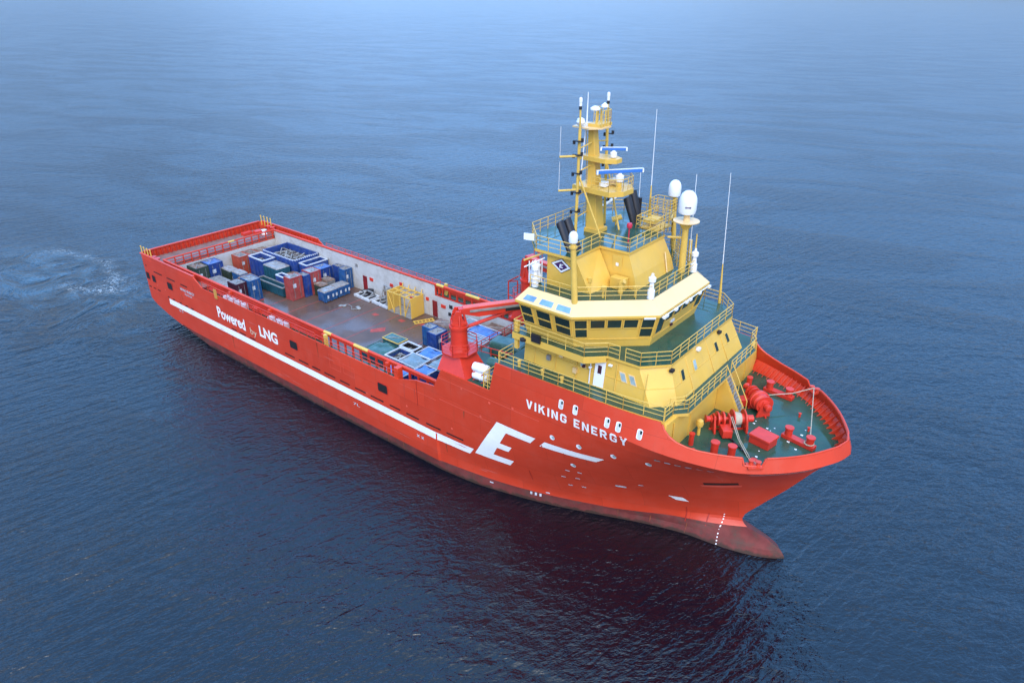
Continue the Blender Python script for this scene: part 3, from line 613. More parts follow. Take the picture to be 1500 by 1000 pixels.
# railings round this deck
rs = [(x, -(half_top(x, A)-.05), A) for x in (67.8, 71, 74, 77, 80, 83.35)]
rail('starboard_rail', rs, dh, YELP, h=1.15, bars=3, step=1.45)
rail('port_rail', [(x, -y, z) for x, y, z in rs], dh, YELP, h=1.15, bars=3, step=1.45)
rail('aft_rail', [(67.8, -9.8, A), (67.8, -7.9, A)], dh, YELP, h=1.15)
rail('forward_rail', [(83.35, -9.15, A), (83.4, -7.7, A), (84.2, -6.75, A), (84.2, .35, A)], dh, YELP, h=1.15, bars=3, step=1.2)
rail('forward_rail', [(84.2, 1.3, A), (84.2, 6.75, A), (83.4, 7.7, A), (83.35, 9.15, A)], dh, YELP, h=1.15, bars=3, step=1.2)
rail('inner_rail', [(83.0, -7.55, A), (83.75, -6.5, A), (83.75, -5.0, A)], dh, YELP, h=1.15, bars=2)
# stairs to the winch deck
st = MB()
for y in (.35, 1.35):
    st.loft([(84.2, y, 15.3), (84.2, y+.05, 15.3), (84.2, y+.05, 15.0), (84.2, y, 15.0)], [(86.0, y, 12.1), (86.0, y+.05, 12.1), (85.75, y+.05, 12.02), (85.75, y, 12.02)])
st.build('stair_stringer', YELP, dh, smooth=False)
m = MB()
for i in range(11): t = (i+.7)/12; m.box(84.15+1.75*t-.12, 84.15+1.75*t+.14, .4, 1.35, 15.3-3.2*t-.03, 15.3-3.2*t)
m.build('stair_tread', STEEL, dh, smooth=False)
m = MB()
for y in (.38, 1.38): m.tube((84.2, y, 16.3), (86.0, y, 13.1), .04, 6).tube((86.0, y, 13.1), (86.0, y, 12.1), .04, 6).tube((85.1, y, 14.7), (85.1, y, 13.7), .035, 6)
m.build('stair_rail', YELP, dh)
MB().loft([(83.72, .28, 12.02), (85.9, .28, 12.02), (84.28, .28, 15.0), (83.72, .28, 15.0)], [(83.72, .33, 12.02), (85.9, .33, 12.02), (84.28, .33, 15.0), (83.72, .33, 15.0)]).build('stair_side_plate', YEL, dh, smooth=False)
MB().lathe((84.35, -4.3, 12.0), [(.14, 0), (.12, .75), (.26, .85), (.32, 1.1), (.26, 1.38), (.1, 1.5), (0, 1.51)]).build('ventilator', YEL, dh)

for x in (70.2, 72.4, 74.5, 78.3, 81.0): MB().tube((x, -8.03, 15.35), (x, -7.74, 18.0), .04, 6).build('wall_pipe', YELP, dh)
for x in (70.8, 73.4, 77.8): MB().obox((x, -8.02, 17.75), (.3, .2, .12)).build('wall_lamp', GELC, dh, smooth=False)
for x, z in ((71.6, 16.2), (74.3, 15.9), (72.9, 16.9)): MB().box(x, x+.35, -8.14, -7.9, z, z+.45).build('junction_box', YELR if x > 72 else STEEL, dh, smooth=False)
for y in (-3.6, .4, 3.2): MB().tube((83.2, y, 15.35), (81.95, y*.93, 18.05), .035, 6).build('wall_pipe', YELP, dh)
for x in (69.5, 72.0, 74.0): MB().lathe((x, -9.2, 15.31), [(.14, 0), (.14, .5), (.2, .52), (0, .6)], 8).build('deck_vent', YELP, dh)

# ------------------------------------------------------------------ bridge deck and wheelhouse
B = 18.4
wh = empty('wheelhouse', parent=ship)
bd = [(68.7, -9.2), (76.0, -9.2), (77.4, -7.85), (80.25, -7.75), (82.0, -5.9), (82.0, 5.9), (80.25, 7.75), (77.4, 7.85), (76.0, 9.2), (68.7, 9.2)]
flat('bridge_deck', bd, B, GRN, wh)
MB().prism(bd, B-.22, B-.006).build('deck_edge', YEL, wh, smooth=False)
for s_ in (-1, 1):
    m = MB(); m.prism([(68.7, s_*9.2), (76.0, s_*9.2), (77.3, s_*7.9), (77.2, s_*7.8), (75.95, s_*9.05), (68.7, s_*9.05)], B-.62, B-.222)
    for x in (69.2, 71.5, 74): m.loft([(x, s_*7.8, 17.0), (x+.08, s_*7.8, 17.0), (x+.08, s_*7.8, 18.1), (x, s_*7.8, 18.1)], [(x, s_*9.0, 17.9), (x+.08, s_*9.0, 17.9), (x+.08, s_*9.0, 18.1), (x, s_*9.0, 18.1)])
    m.build('wing_fascia', YEL, wh, smooth=False)
b2 = [(69.6, -8.3), (74.4, -8.3), (79.1, -4.15), (79.1, 4.15), (74.4, 8.3), (69.6, 8.3)]
t2 = [(69.25, -9.15), (74.6, -9.15), (79.8, -4.5), (79.8, 4.5), (74.6, 9.15), (69.25, 9.15)]
MB().loft([(x, y, B+.004) for x, y in b2], [(x, y, 21.38) for x, y in t2]).build('wall', YEL, wh, smooth=False)
e2 = [(69.05, -9.3), (74.68, -9.3), (79.95, -4.56), (79.95, 4.56), (74.68, 9.3), (69.05, 9.3)]
i2 = [(69.6, -8.16), (74.2, -8.16), (78.8, -4.04), (78.8, 4.04), (74.2, 8.16), (69.6, 8.16)]
MB().prism(e2, 21.30, 21.50).build('eave', YEL, wh, smooth=False)
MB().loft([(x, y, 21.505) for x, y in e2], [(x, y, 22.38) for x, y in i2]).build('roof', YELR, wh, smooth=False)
flat('monkey_deck', i2, 22.4, GRN, wh)
FW = [face(i, b2, t2, B, 21.38) for i in range(5)]
zz = lambda z: (z-B)/(21.38-B)
def bridge_window(F, u0, u1, z0, z1, bar):
    f = panel(F, u0, u1, zz(z0), zz(z1), .005, .03).build('window_pane', GLS, wh, smooth=False)
    du = .008
    m = MB()
    for a in ((u0-du*1.6, u0, z0-.06, z1+.06), (u1, u1+du*1.6, z0-.06, z1+.06), (u0, u1, z1, z1+.06), (u0, u1, z0-.06, z0)) + (((u0, u1, 20.23, 20.31),) if bar else ()):
        q = panel(F, a[0], a[1], zz(a[2]), zz(a[3]), .005, .07); m.add(q.v, q.f)
    m.build('window_frame', YEL, wh, smooth=False)
xs = [(69.6, 70.72), (71.15, 72.5), (72.92, 74.35)]
for (a, b_) in xs: bridge_window(FW[0], (a-69.5)/5.0+.01, (b_-69.5)/5.0, 19.5, 21.1, True)
us = [(.035, .175), (.22, .385), (.42, .58), (.615, .775), (.825, .97)]
for i, (a, b_) in enumerate(us): bridge_window(FW[1], a, b_, 19.42 if i in (0, 4) else 20.33, 21.12, i in (0, 4))
for i in range(6): a = .02+i*.163; bridge_window(FW[2], a, a+.14, 20.2 if 0 < i < 5 else 19.45, 21.12, False)
for i, (a, b_) in enumerate(us): bridge_window(FW[3], 1-b_, 1-a, 20.2, 21.12, False)
for (a, b_) in xs: bridge_window(FW[4], 1-(b_-69.5)/5.0, 1-(a-69.5)/5.0, 19.5, 21.1, True)
m = MB()
for F in (FW[1], FW[2]):
    for z in (19.15,): q = panel(F, .02, .98, zz(z), zz(z)+.02, .0, .05); m.add(q.v, q.f)
m.build('wall_ledge', YEL, wh, smooth=False)
# canopy blinds and wipers under the front eave
m = MB(); m.tube((80.02, -4.3, 21.25), (80.02, 4.4, 21.25), .05, 6)
for y in (-4.0, -3.6, -2.0, -.1, .6, 2.4, 4.3): m.obox((80.08, y, 21.2), (.2, .34, .2))
m.build('window_washer', GELC, wh, smooth=False)
q = panel(FW[1], .83, .965, .95, 1.0, .09, .12).build('window_washer', GELC, wh, smooth=False)
q = panel(FW[1], .44, .53, .97, 1.0, .06, .06).build('nameplate', WRIM, wh, smooth=False)
MB().obox((79.45, -1.1, 19.7), (.12, .6, .2)).build('wall_fitting', WRIM, wh, smooth=False)
MB().obox((79.4, -1.1, 19.3), (.12, .35, .16)).build('wall_fitting', MAR, wh, smooth=False)
RS = ((69.05, -9.3, 21.505), (74.68, -9.3, 21.505), (74.2, -8.16, 22.38), (69.6, -8.16, 22.38))
for a, b_ in ((.11, .33), (.41, .66), (.72, .985)): panel(RS, a, b_-.02, .16, .52, .004, .02).build('skylight', SKYL, wh, smooth=False)
RP = ((74.68, 9.3, 21.505), (69.05, 9.3, 21.505), (69.6, 8.16, 22.38), (74.2, 8.16, 22.38))
for a, b_ in ((.11, .33), (.41, .66), (.72, .95)): panel(RP, a, b_, .16, .52, .004, .02).build('skylight', SKYL, wh, smooth=False)
bi = [(68.8, -9.1), (75.95, -9.1), (77.35, -7.78), (78.4, -7.76)]
rail('wing_rail', [(x, y, B) for x, y in bi[::1]], wh, YELP, h=1.12, bars=3, step=1.6)
rail('wing_rail', [(x, -y, B) for x, y in bi], wh, YELP, h=1.12, bars=3, step=1.6)
bf = [(78.9, -7.72), (80.22, -7.66), (81.92, -5.85), (81.92, 5.85), (80.22, 7.66), (78.4, 7.76)]
rail('forward_rail', [(x, y, B) for x, y in bf], wh, YELP, h=1.12, bars=3, step=1.5)
rail('aft_rail', [(68.8, -9.1, B), (68.8, -6, B)], wh, YELP, h=1.12)
MB().obox((69.0, -8.9, 18.1), (.35, .3, 2.6)).build('wing_post', YEL, wh, smooth=False)
MB().obox((71.3, -9.28, 18.55), (.9, .18, .7)).build('side_light_box', BLK, wh, smooth=False)
MB().lathe((69.9, -9.2, 17.9), [(.28, 0), (.3, .2), (.1, .3), (0, .31)]).build('floodlight', BLK, wh)
# monkey deck rail
i3 = [(69.7, -8.08, 22.4), (74.15, -8.08, 22.4), (78.7, -3.98, 22.4), (78.7, 3.98, 22.4), (74.15, 8.08, 22.4), (69.7, 8.08, 22.4)]
rail('roof_rail', i3, wh, YELP, h=1.1, bars=3, step=1.35)
def searchlight(x, y):
    MB().lathe((x, y, 22.4), [(.3, 0), (.3, .7), (.22, .75), (.16, 1.3), (.3, 1.45), (.3, 1.75), (.12, 1.9), (.1, 2.1), (0, 2.12)], 12).build('searchlight', GELC, wh)
for x, y in ((69.9, -7.7), (78.6, -3.85), (78.6, 3.8), (77.2, -5.2)): 
    if (x, y) != (77.2, -5.2): searchlight(x, y)
MB().lathe((69.4, -7.0, 22.5), [(.5, 0), (.55, .6), (.4, 1.2), (.5, 1.5), (0, 1.9)], 8).build('satellite_dome', GELC, wh)
m = MB(); 
for i in range(5): m.tube((69.2+.18*i, -7.6+.2*i, 22.5), (69.2+.18*i, -7.6+.2*i, 24.4), .05, 5)
m.tube((68.9, -7.9, 23.9), (70.2, -6.8, 24.7), .05, 6).build('antenna_rack', GELC, wh)
MB().tube((68.4, -7.3, 24.2), (70.3, -6.75, 25.2), .08, 6).build('boom_rest', YELP, wh)
# small lamps and vents on the monkey deck
for x, y, h in ((74.0, -5.8, 1.2), (75.6, -6.2, 1.0), (77.5, -4.4, .9)): MB().lathe((x, y, 22.4), [(.1, 0), (.1, h*.7), (.22, h*.72), (.22, h), (0, h+.05)], 10).build('ventilator', YELP, wh)

# ------------------------------------------------------------------ funnel casing and upper deck
ca = empty('funnel_casing', parent=ship)
Z0, Z1 = 22.404, 25.18
for s_ in (-1, 1):
    a = [(70.3, -6.6), (74.4, -6.3), (74.8, -3.3), (70.3, -3.3)]; b_ = [(70.3, -6.6), (73.05, -6.6), (73.05, -3.05), (70.3, -3.05)]
    if s_ > 0: a = [(x, -y) for x, y in a][::-1]; b_ = [(x, -y) for x, y in b_][::-1]
    MB().loft([(x, y, Z0) for x, y in a], [(x, y, Z1) for x, y in b_]).build('funnel_block', YEL, ca, smooth=False)
kz = 23.45
pb = [(70.0, -3.0), (77.0, -3.3), (77.0, 3.3), (70.0, 3.0)]; pk = [(70.0, -3.0), (76.65, -3.2), (76.65, 3.25), (70.0, 3.0)]; pt = [(70.0, -2.98), (75.85, -2.98), (75.85, 2.98), (70.0, 2.98)]
pb2 = [(70.0, -3.0), (76.2, -3.0), (76.2, 3.0), (70.0, 3.0)]
MB().loft([(x, y, Z0) for x, y in pb], [(x, y, kz) for x, y in pk], True, False).loft([(x, y, kz) for x, y in pk], [(x, y, Z1) for x, y in pt], False, True).build('mast_house', YEL, ca, smooth=False)
Fd = ((73.6, -3.02, 22.5), (76.0, -3.1, 22.5), (75.8, -3.02, 25.1), (73.6, -3.0, 25.1))
panel(Fd, .38, .78, .42, .94, .04, .05).build('door', YELP, ca, smooth=False)
panel(Fd, .53, .64, .60, .70, .10, .03).build('door_sign', GELC, ca, smooth=False)
MB().box(74.9, 76.2, -4.1, -3.35, 22.41, 23.4).build('deck_box', YEL, ca, smooth=False, bevel=.04)
MB().tube((76.2, -4.5, 22.41), (76.2, -4.5, 23.3), .22, 10).tube((76.2, -4.5, 23.3), (76.5, -4.5, 23.5), .2, 10).build('ventilator', YEL, ca)
MB().tube((77.05, 1.9, 22.5), (76.6, 2.05, 24.2), .06, 6).build('vent_pipe', YELR, ca)
td = [(69.35, -7.1), (73.15, -7.1), (73.15, -3.1), (75.95, -3.05), (75.95, 3.05), (73.15, 3.1), (73.15, 7.1), (69.35, 7.1), (67.0, 4.8), (67.0, -4.6)]
flat('upper_deck', td, 25.42, GRN, ca)
MB().prism(td, Z1+.004, 25.414).build('deck_edge', YEL, ca, smooth=False)
te = [(69.45, -7.0), (73.05, -7.0), (73.05, -3.0), (75.85, -2.95), (75.85, 2.95), (73.05, 3.0), (73.05, 7.0), (69.45, 7.0), (67.1, 4.7), (67.1, -4.5)]
rail('upper_rail', [(x, y, 25.42) for x, y in te], ca, YELP, h=1.1, bars=3, step=1.2, closed=True)
MB().obox((68.9, -7.3, 26.35), (.9, .1, .55), .3, 0).build('signal_board', GELC, ca, smooth=False)
# emblem on the casing side: white bordered diamond
def dia(cx, cz, rx, rz, y, t): return MB().loft([(cx-rx, y, cz+.05), (cx+.05, y, cz-rz), (cx+rx, y, cz-.02), (cx+.05, y, cz+rz)], [(cx-rx, y-t, cz+.05), (cx+.05, y-t, cz-rz), (cx+rx, y-t, cz-.02), (cx+.05, y-t, cz+rz)])
PURP = paint('emblem_purple', (0.05, 0.012, 0.10), 0.4, 0.05)
dia(71.7, 24.3, 1.02, .64, -6.605, .012).build('funnel_emblem', MAR, ca, smooth=False)
dia(71.7, 24.3, .95, .58, -6.62, .012).build('funnel_emblem', GELC, ca, smooth=False)
dia(71.7, 24.3, .66, .40, -6.635, .012).build('funnel_emblem', MAR, ca, smooth=False)
dia(71.7, 24.3, .56, .34, -6.65, .012).build('funnel_emblem', PURP, ca, smooth=False)
E_ = [(-.12, -.16), (.2, -.16), (.2, -.09), (-.02, -.09), (-.02, -.03), (.12, -.03), (.12, .03), (-.02, .03), (.0, .09), (.22, .09), (.22, .16), (-.08, .16)]
MB().loft([(71.7+a*1.1, -6.664, 24.3+b_) for a, b_ in E_], [(71.7+a*1.1, -6.674, 24.3+b_) for a, b_ in E_]).build('funnel_emblem', GELC, ca, smooth=False)
# exhaust pipes: flat black uptakes raked aft
def exhaust(x, y, z1, dx, rx=.27, ry=.40):
    n = 14; m = MB()
    def ring(cx, cy, cz, k, sl): return [(cx+rx*k*math.cos(2*math.pi*i/n), cy+ry*k*math.sin(2*math.pi*i/n), cz+sl*math.cos(2*math.pi*i/n)) for i in range(n)]
    A_ = ring(x, y, 25.43, 1, 0); B_ = ring(x+dx*.45, y, 25.43+(z1-25.43)*.45, 1.05, 0); D_ = ring(x+dx, y, z1, .95, .22); E2 = ring(x+dx+.02, y, z1-.35, .75, .2)
    m.loft(A_, B_, True, False).loft(B_, D_, False, False).loft(D_, E2, False, True).build('exhaust_pipe', BLK, ca)
for (x, y) in ((72.2, -6.0), (72.2, -5.0)): exhaust(x, y, 27.7, -1.2)
for (x, y, z) in ((72.1, 4.3, 27.6), (72.0, 5.4, 27.9)): exhaust(x, y, z, -.9, .34, .42)
MB().tube((71.4, 6.4, 25.43), (71.4, 6.4, 27.2), .2, 8).build('exhaust_pipe', BLK, ca)
MB().lathe((74.6, -1.0, 25.42), [(.06, 0), (.06, 1.25), (.2, 1.3), (.26, 1.5), (.2, 1.7), (0, 1.75)], 10).build('alarm_lamp', paint('signal_red', (0.5, 0.03, 0.06), .3, .05), ca)
MB().tube((70.9, 2.4, 25.9), (71.6, 2.9, 26.2), .25, 10).tube((71.2, 2.6, 25.43), (71.2, 2.6, 25.9), .08, 6).build('horn', YELP, ca)
MB().tube((69.2, 3.5, 26.6), (70.0, 4.4, 27.4), .14, 8).build('horn', GELC, ca)
m = MB().box(73.4, 75.2, 3.3, 5.6, 25.42, 25.55).box(73.5, 74.5, 3.5, 5.2, 25.9, 26.2)
m.build('equipment_platform', YELP, ca, smooth=False)
rail('platform_rail', [(73.3, 3.3, 25.5), (75.3, 3.3, 25.5), (75.3, 5.7, 25.5), (73.3, 5.7, 25.5)], ca, YELP, h=1.3, bars=4, step=.8, r=.03)
rail('platform_rail', [(72.6, 6.2, 26.2), (74.6, 6.2, 26.2), (74.6, 7.6, 26.2), (72.6, 7.6, 26.2)], ca, YELP, h=1.2, bars=4, step=.6, r=.03, closed=True)
def cage(name, x, y, z0, z1, r_, parent, mat=YELP):
    m = MB()
    for i in range(7): a = R(i*60); m.tube((x+r_*math.cos(a), y+r_*math.sin(a), z0), (x+r_*math.cos(a), y+r_*math.sin(a), z1), .025, 4)
    z = z0
    while z < z1:
        for i in range(8): a = R(i*45); b_ = R(i*45+45); m.tube((x+r_*math.cos(a), y+r_*math.sin(a), z), (x+r_*math.cos(b_), y+r_*math.sin(b_), z), .025, 4)
        z += .55
    m.build(name, mat, parent)
cage('ladder_cage', 74.0, 7.5, 24.2, 27.0, .38, ca); cage('ladder_cage', 77.3, 3.9, 22.6, 26.9, .38, ca); cage('ladder_cage', 76.2, 5.2, 22.4, 24.8, .4, ca)

# ------------------------------------------------------------------ mast
ma = empty('mast', parent=ship)
K = 25.43
MB().loft([(70.1, -.66, K), (71.2, -.66, K), (71.2, .66, K), (70.1, .66, K)], [(69.6, -.34, 34.2), (70.15, -.34, 34.2), (70.15, .34, 34.2), (69.6, .34, 34.2)]).build('mast_column', YEL, ma, smooth=False, bevel=.05)
MB().box(70.0, 71.4, -.8, .8, K, K+.35).build('mast_foot', YEL, ma, smooth=False)
for s_ in (-1, 1):
    MB().tube((70.15, s_*2.35, K), (69.95, s_*2.1, 34.3), .13, 8).tube((69.95, s_*2.1, 34.3), (69.9, s_*2.1, 36.1), .08, 8).build('side_pole', YELP, ma)
    MB().lathe((69.9, s_*2.1, 36.1), [(.12, 0), (.12, .3), (.14, .32), (.14, .6), (0, .7)], 10).build('mast_light', GELC, ma)
    MB().tube((69.9, s_*2.1, 35.85), (69.9, s_*2.1, 36.1), .13, 8).build('mast_light_base', BLK, ma)
    for z in (27.0, 28.9, 30.9, 32.8): MB().tube((70.1, s_*.5, z+.25), (70.05, s_*2.25, z), .055, 6).build('strut', YELP, ma)
    MB().tube((70.05, s_*2.3, 30.9), (72.2, s_*1.5, K), .085, 8).build('brace', YELP, ma)
    for z in (27.6, 29.2, 30.8, 32.3, 33.4):
        MB().tube((69.6, s_*2.35, z-.28), (69.6, s_*2.35, z), .12, 8).tube((70.4, s_*2.35, z), (70.4, s_*2.35, z+.28), .12, 8).obox((70.0, s_*2.35, z), (.9, .25, .08)).build('navigation_light', BLK, ma)
def mplat(z, x0, x1, y, t=.3, name='platform', mat=YEL):
    P = [(x0, -y*.8), (x1-.8, -y), (x1, -y*.45), (x1, y*.45), (x1-.8, y), (x0, y*.8)]
    return MB().prism(P, z-t, z).build(name, mat, ma, smooth=False)
mplat(34.35, 68.6, 71.2, 1.5, .12, mat=YELR); mplat(31.95, 69.2, 72.6, .95, .36); mplat(29.55, 69.0, 73.7, 1.8, .42)
m = MB(); rail_mb(m, [(73.6, -.8, 29.55), (73.6, .8, 29.55), (72.8, 1.75, 29.55), (71, 1.7, 29.55)], h=1.0, step=.8, r=.03); rail_mb(m, [(71, -1.6, 29.55), (72.8, -1.75, 29.55), (73.6, -.8, 29.55)], h=1.0, step=.8, r=.03)
m.build('platform_rail', YELP, ma)
rail('platform_rail', [(71.1, -.7, 34.35), (71.1, .7, 34.35), (70.3, 1.5, 34.35), (69.0, 1.4, 34.35)], ma, YELP, h=1.3, bars=2, step=.45, r=.03)
m = MB()
for x, y in ((70.5, -.6), (70.2, .1), (70.7, .5), (70.0, .9)): m.tube((x, y, 34.35), (x, y, 35.6), .07, 6)
m.box(69.8, 71.0, -.7, 1.1, 34.36, 34.6).build('antenna_frame', YELP, ma)
MB().lathe((70.1, -.2, 35.55), [(.05, 0), (.42, .08), (.42, .2), (.2, .36), (0, .4)], 14).build('gps_dome', GELC, ma)
MB().lathe((70.5, .6, 35.75), [(.05, 0), (.3, .05), (.28, .2), (0, .42)], 14).build('gps_dome', GELC, ma)
MB().lathe((69.4, -1.2, 34.36), [(.1, 0), (.3, .15), (.38, .35), (.3, .6), (0, .75)], 12).build('gps_dome', GELC, ma)
MB().tube((69.6, -.6, 34.4), (69.6, -.6, 37.0), .07, 6, .03).build('whip_antenna', GELC, ma)
MB().tube((69.3, -1.1, K), (69.55, -.62, 34.4), .06, 6).build('cable_run', GELC, ma)
for z, ln in ((32.2, 2.4), (29.4, 2.4)):
    MB().tube((70.0, -2.2, z), (69.0, -3.5, z), .09, 6).build('yard_arm', YELP, ma); MB().tube((69.0, -3.45, z+.05), (69.0, -3.45, z+ln), .03, 5).build('whip_antenna', WRIM, ma)
def radar(x, y, z, L_, az, s_=1.0):
    p = MB().lathe((x, y, z), [(.3*s_, 0), (.36*s_, .12), (.36*s_, .5*s_), (.2*s_, .6*s_), (.12, .72*s_), (0, .73*s_)], 14).build('radar_motor', GELC, ma)
    o = MB().obox((x, y, z+.86*s_), (L_, .2*s_, .3*s_), az).build('radar_scanner', RADB, ma, smooth=False, bevel=.04)
    m = MB(); dx = Vector((math.cos(az), math.sin(az), 0)); c0 = Vector((x, y, z+.86*s_))
    m.obox(c0+dx*(L_/2+.06), (.12, .24*s_, .34*s_), az).obox(c0-dx*(L_/2+.06), (.12, .24*s_, .34*s_), az).obox(c0+Vector((0, 0, .155*s_+.015)), (L_, .22*s_, .03), az).build('radar_end_cap', GELC, ma, smooth=False)
radar(72.75, 0, 30.1, 3.9, R(52)); radar(72.0, 0, 32.0, 2.0, R(38), .8)
MB().tube((72.75, 0, 29.55), (72.75, 0, 30.1), .22, 10).build('radar_pedestal', YEL, ma)
MB().obox((71.8, .8, 29.85), (.7, .9, .4)).build('equipment_box', YELR, ma, smooth=False); MB().obox((71.6, -.5, 29.8), (.5, .8, .35)).build('equipment_box', GELC, ma, smooth=False)
m = MB()
for i in range(30): z = K+.3+i*.3; x = 69.95-.42*(z-K)/9; m.tube((x-.12, -.25, z), (x-.12, .25, z), .02, 4)
m.tube((69.83, -.25, K), (69.4, -.25, 34.2), .03, 4).tube((69.83, .25, K), (69.4, .25, 34.2), .03, 4).build('ladder', YELP, ma)
# radomes on posts
def dome(x, y, z, r_, h):
    return [(r_*.55, 0), (r_*.92, .06*h), (r_, .2*h), (r_, .55*h), (r_*.93, .7*h), (r_*.75, .85*h), (r_*.42, .96*h), (0, h)]
ra = empty('radome', parent=ship)
MB().tube((74.5, 8.1, 22.4), (74.15, 7.85, 27.5), .24, 12, .18).build('post', YELP, ra)
MB().lathe((74.1, 7.85, 27.45), dome(0, 0, 0, .58, 1.55), 22).build('dome', GELC, ra)
rb = empty('radome', parent=ship)
MB().tube((77.85, 3.1, 22.4), (77.75, 3.05, 26.9), .3, 14, .26).lathe((77.75, 3.05, 26.3), [(.3, 0), (.55, .35), (.62, .55), (.3, .56)], 18).build('post', YELP, rb)
MB().lathe((77.75, 3.05, 26.9), [(.3, 0), (1.12, .06), (1.12, .12), (.3, .14), (.25, .5), (.3, .7), (0, .71)], 24).build('drip_tray', YELR, rb)
MB().lathe((77.7, 3.05, 27.55), dome(0, 0, 0, .76, 2.05), 24).build('dome', GELC, rb)
m = MB(); a0 = math.atan2(-50-3, 101-77)
for i in range(5): a = a0+.35-i*.13; m.obox((77.7+.765*math.cos(a), 3.05+.765*math.sin(a), 28.3), (.03, .07, .14 if i != 2 else .10), a)
m.build('dome_marking', PURP, rb, smooth=False)
rc = empty('radome', parent=ship)
MB().tube((74.2, -8.15, 22.2), (73.8, -8.15, 27.1), .26, 12, .22).tube((73.82, -8.15, 26.7), (73.81, -8.15, 26.85), .34, 12).build('post', YELP, rc)
MB().lathe((73.8, -8.15, 27.1), dome(0, 0, 0, .36, .95), 18).build('dome', GELC, rc)
MB().tube((76.3, 2.9, 25.3), (77.7, 3.05, 25.5), .1, 8).build('tie_bar', YELP, rb); MB().tube((75.2, 5.4, 26.1), (74.3, 7.9, 26.0), .12, 8).build('tie_bar', YELP, ra)
# tall whip antennas
def whip(x, y, z, zt, dx, dy, base=2.5):
    p = empty('whip_antenna', parent=ship)
    MB().tube((x, y, z), (x+dx*base/(zt-z), y+dy*base/(zt-z), z+base), .16, 8, .05).build('base', YELP, p)
    MB().tube((x+dx*base/(zt-z), y+dy*base/(zt-z), z+base), (x+dx, y+dy, zt), .04, 6, .022).build('whip', GELC, p)
whip(79.9, 7.75, 18.4, 30.4, -.75, .05, 3.8); whip(72.4, 6.6, 25.42, 35.1, -.3, .1, 3.0); whip(77.6, 5.0, 22.4, 30.5, -.3, 0, .4); whip(71.0, 7.0, 25.42, 29.6, -.1, 0, .5)
MB().tube((78.5, 4.1, 22.4), (78.4, 4.1, 25.7), .12, 8, .05).build('antenna_post', YELP, ship)
MB().tube((77.3, 5.7, 22.4), (77.2, 5.7, 24.5), .2, 8, .16).build('antenna_post', YELP, ship)

# ------------------------------------------------------------------ winch deck
ZW = 12.0
pw = [(83.6, -half(83.6, 12.0)+.14)]
xs_ = [83.6, 85, 86.5, 88, 89.5, 91, 92, 92.8, 93.4, 93.8]
pw = [(x, -max(0, half(x, ZW)-.12)) for x in xs_]+[(x, max(0, half(x, ZW)-.12)) for x in xs_[::-1]]
wd = flat('winch_deck', pw, ZW, GRN, ship)
for i in range(24):
    t = (i+.5)/24
    for s_ in (-1, 1):
        if i > 31 and s_ > 0: pass
        s = .675+.32*t; x, y, z = col_point(('s', s), 12.05); x2, y2, z2 = col_point(('s', s), 12.85 if not (89.0 < 60+s*34.95 < 90.9) else 12.65)
        n = Vector((-0.2-1.2*max(0, s-.85)*4, -1, 0)).normalized()
        # inward direction: towards the deck centre
        inw = Vector((88.0-x, -y, 0)).normalized() if x > 90 else Vector((0, -1, 0))
        a = Vector((x, y, 12.01))+inw*.12; b_ = Vector((x2, y2, z2))+inw*.14; tn = Vector((inw.y, -inw.x, 0))*.025; foot = a+inw*.62
        q = [a, foot, b_+inw*.08, b_]
        m = MB().loft([p+tn for p in q], [p-tn for p in q])
        m.v = [(v[0], v[1]*s_*1.0, v[2]) for v in m.v]; m.build('bulwark_stay', RED, wd, smooth=False)
# rim cap
m = MB()
for s_ in (-1, 1):
    pts_ = []
    for s in np.concatenate([np.linspace(.668, .97, 50), np.linspace(.973, 1, 12)]):
        xk = 60+s*34.95; T = topz(xk); x, y, z = col_point(('s', float(s)), T); pts_.append(Vector((x-.05 if s > .99 else x, s_*max(0, y-.07), z+.0)))
    m.path(pts_, .085, 6)
m.build('bulwark_rim', RED, ship)
# mooring chocks in the bulwark gaps
for s_ in (-1, 1):
    x = 89.9; y = half(x, 12.6)-.25
    MB().obox((x, s_*(y-.1), 13.02), (1.1, .8, .12), R(-42*s_)).lathe((x-.25, s_*(y-.1), 13.08), [(.18, 0), (.14, .1), (.14, .3), (.22, .36), (0, .38)], 10).lathe((x+.25, s_*(y-.25), 13.08), [(.18, 0), (.14, .1), (.14, .3), (.22, .36), (0, .38)], 10).build('mooring_chock', RED, wd)
def bollard(x, y, h=1.05, r_=.3, top=.36): return MB().lathe((x, y, ZW), [(r_, 0), (r_, h-.14), (top, h-.12), (top, h), (0, h+.01)], 18)
def bitts(xa, ya, xb, yb):
    p = empty('bollard_pair', parent=ship)
    for x, y in ((xa, ya), (xb, yb)): bollard(x, y).build('post', REDC, p)
    c = Vector(((xa+xb)/2, (ya+yb)/2, ZW+.18)); az = math.atan2(yb-ya, xb-xa); MB().obox(c, (math.hypot(xb-xa, yb-ya)+.9, .62, .34), az).build('base', REDC, p, smooth=False, bevel=.03)
bitts(90.2, -.15, 92.0, -.5); bitts(86.3, 6.15, 88.1, 5.95)
for x, y in ((86.4, -5.85), (87.65, -5.5)): bollard(x, y).build('bollard', REDC, ship)
bollard(84.5, -6.0, 1.1, .2, .24).build('bollard', REDC, ship); bollard(84.5, 5.9, .95, .24, .28).build('bollard', REDC, ship)
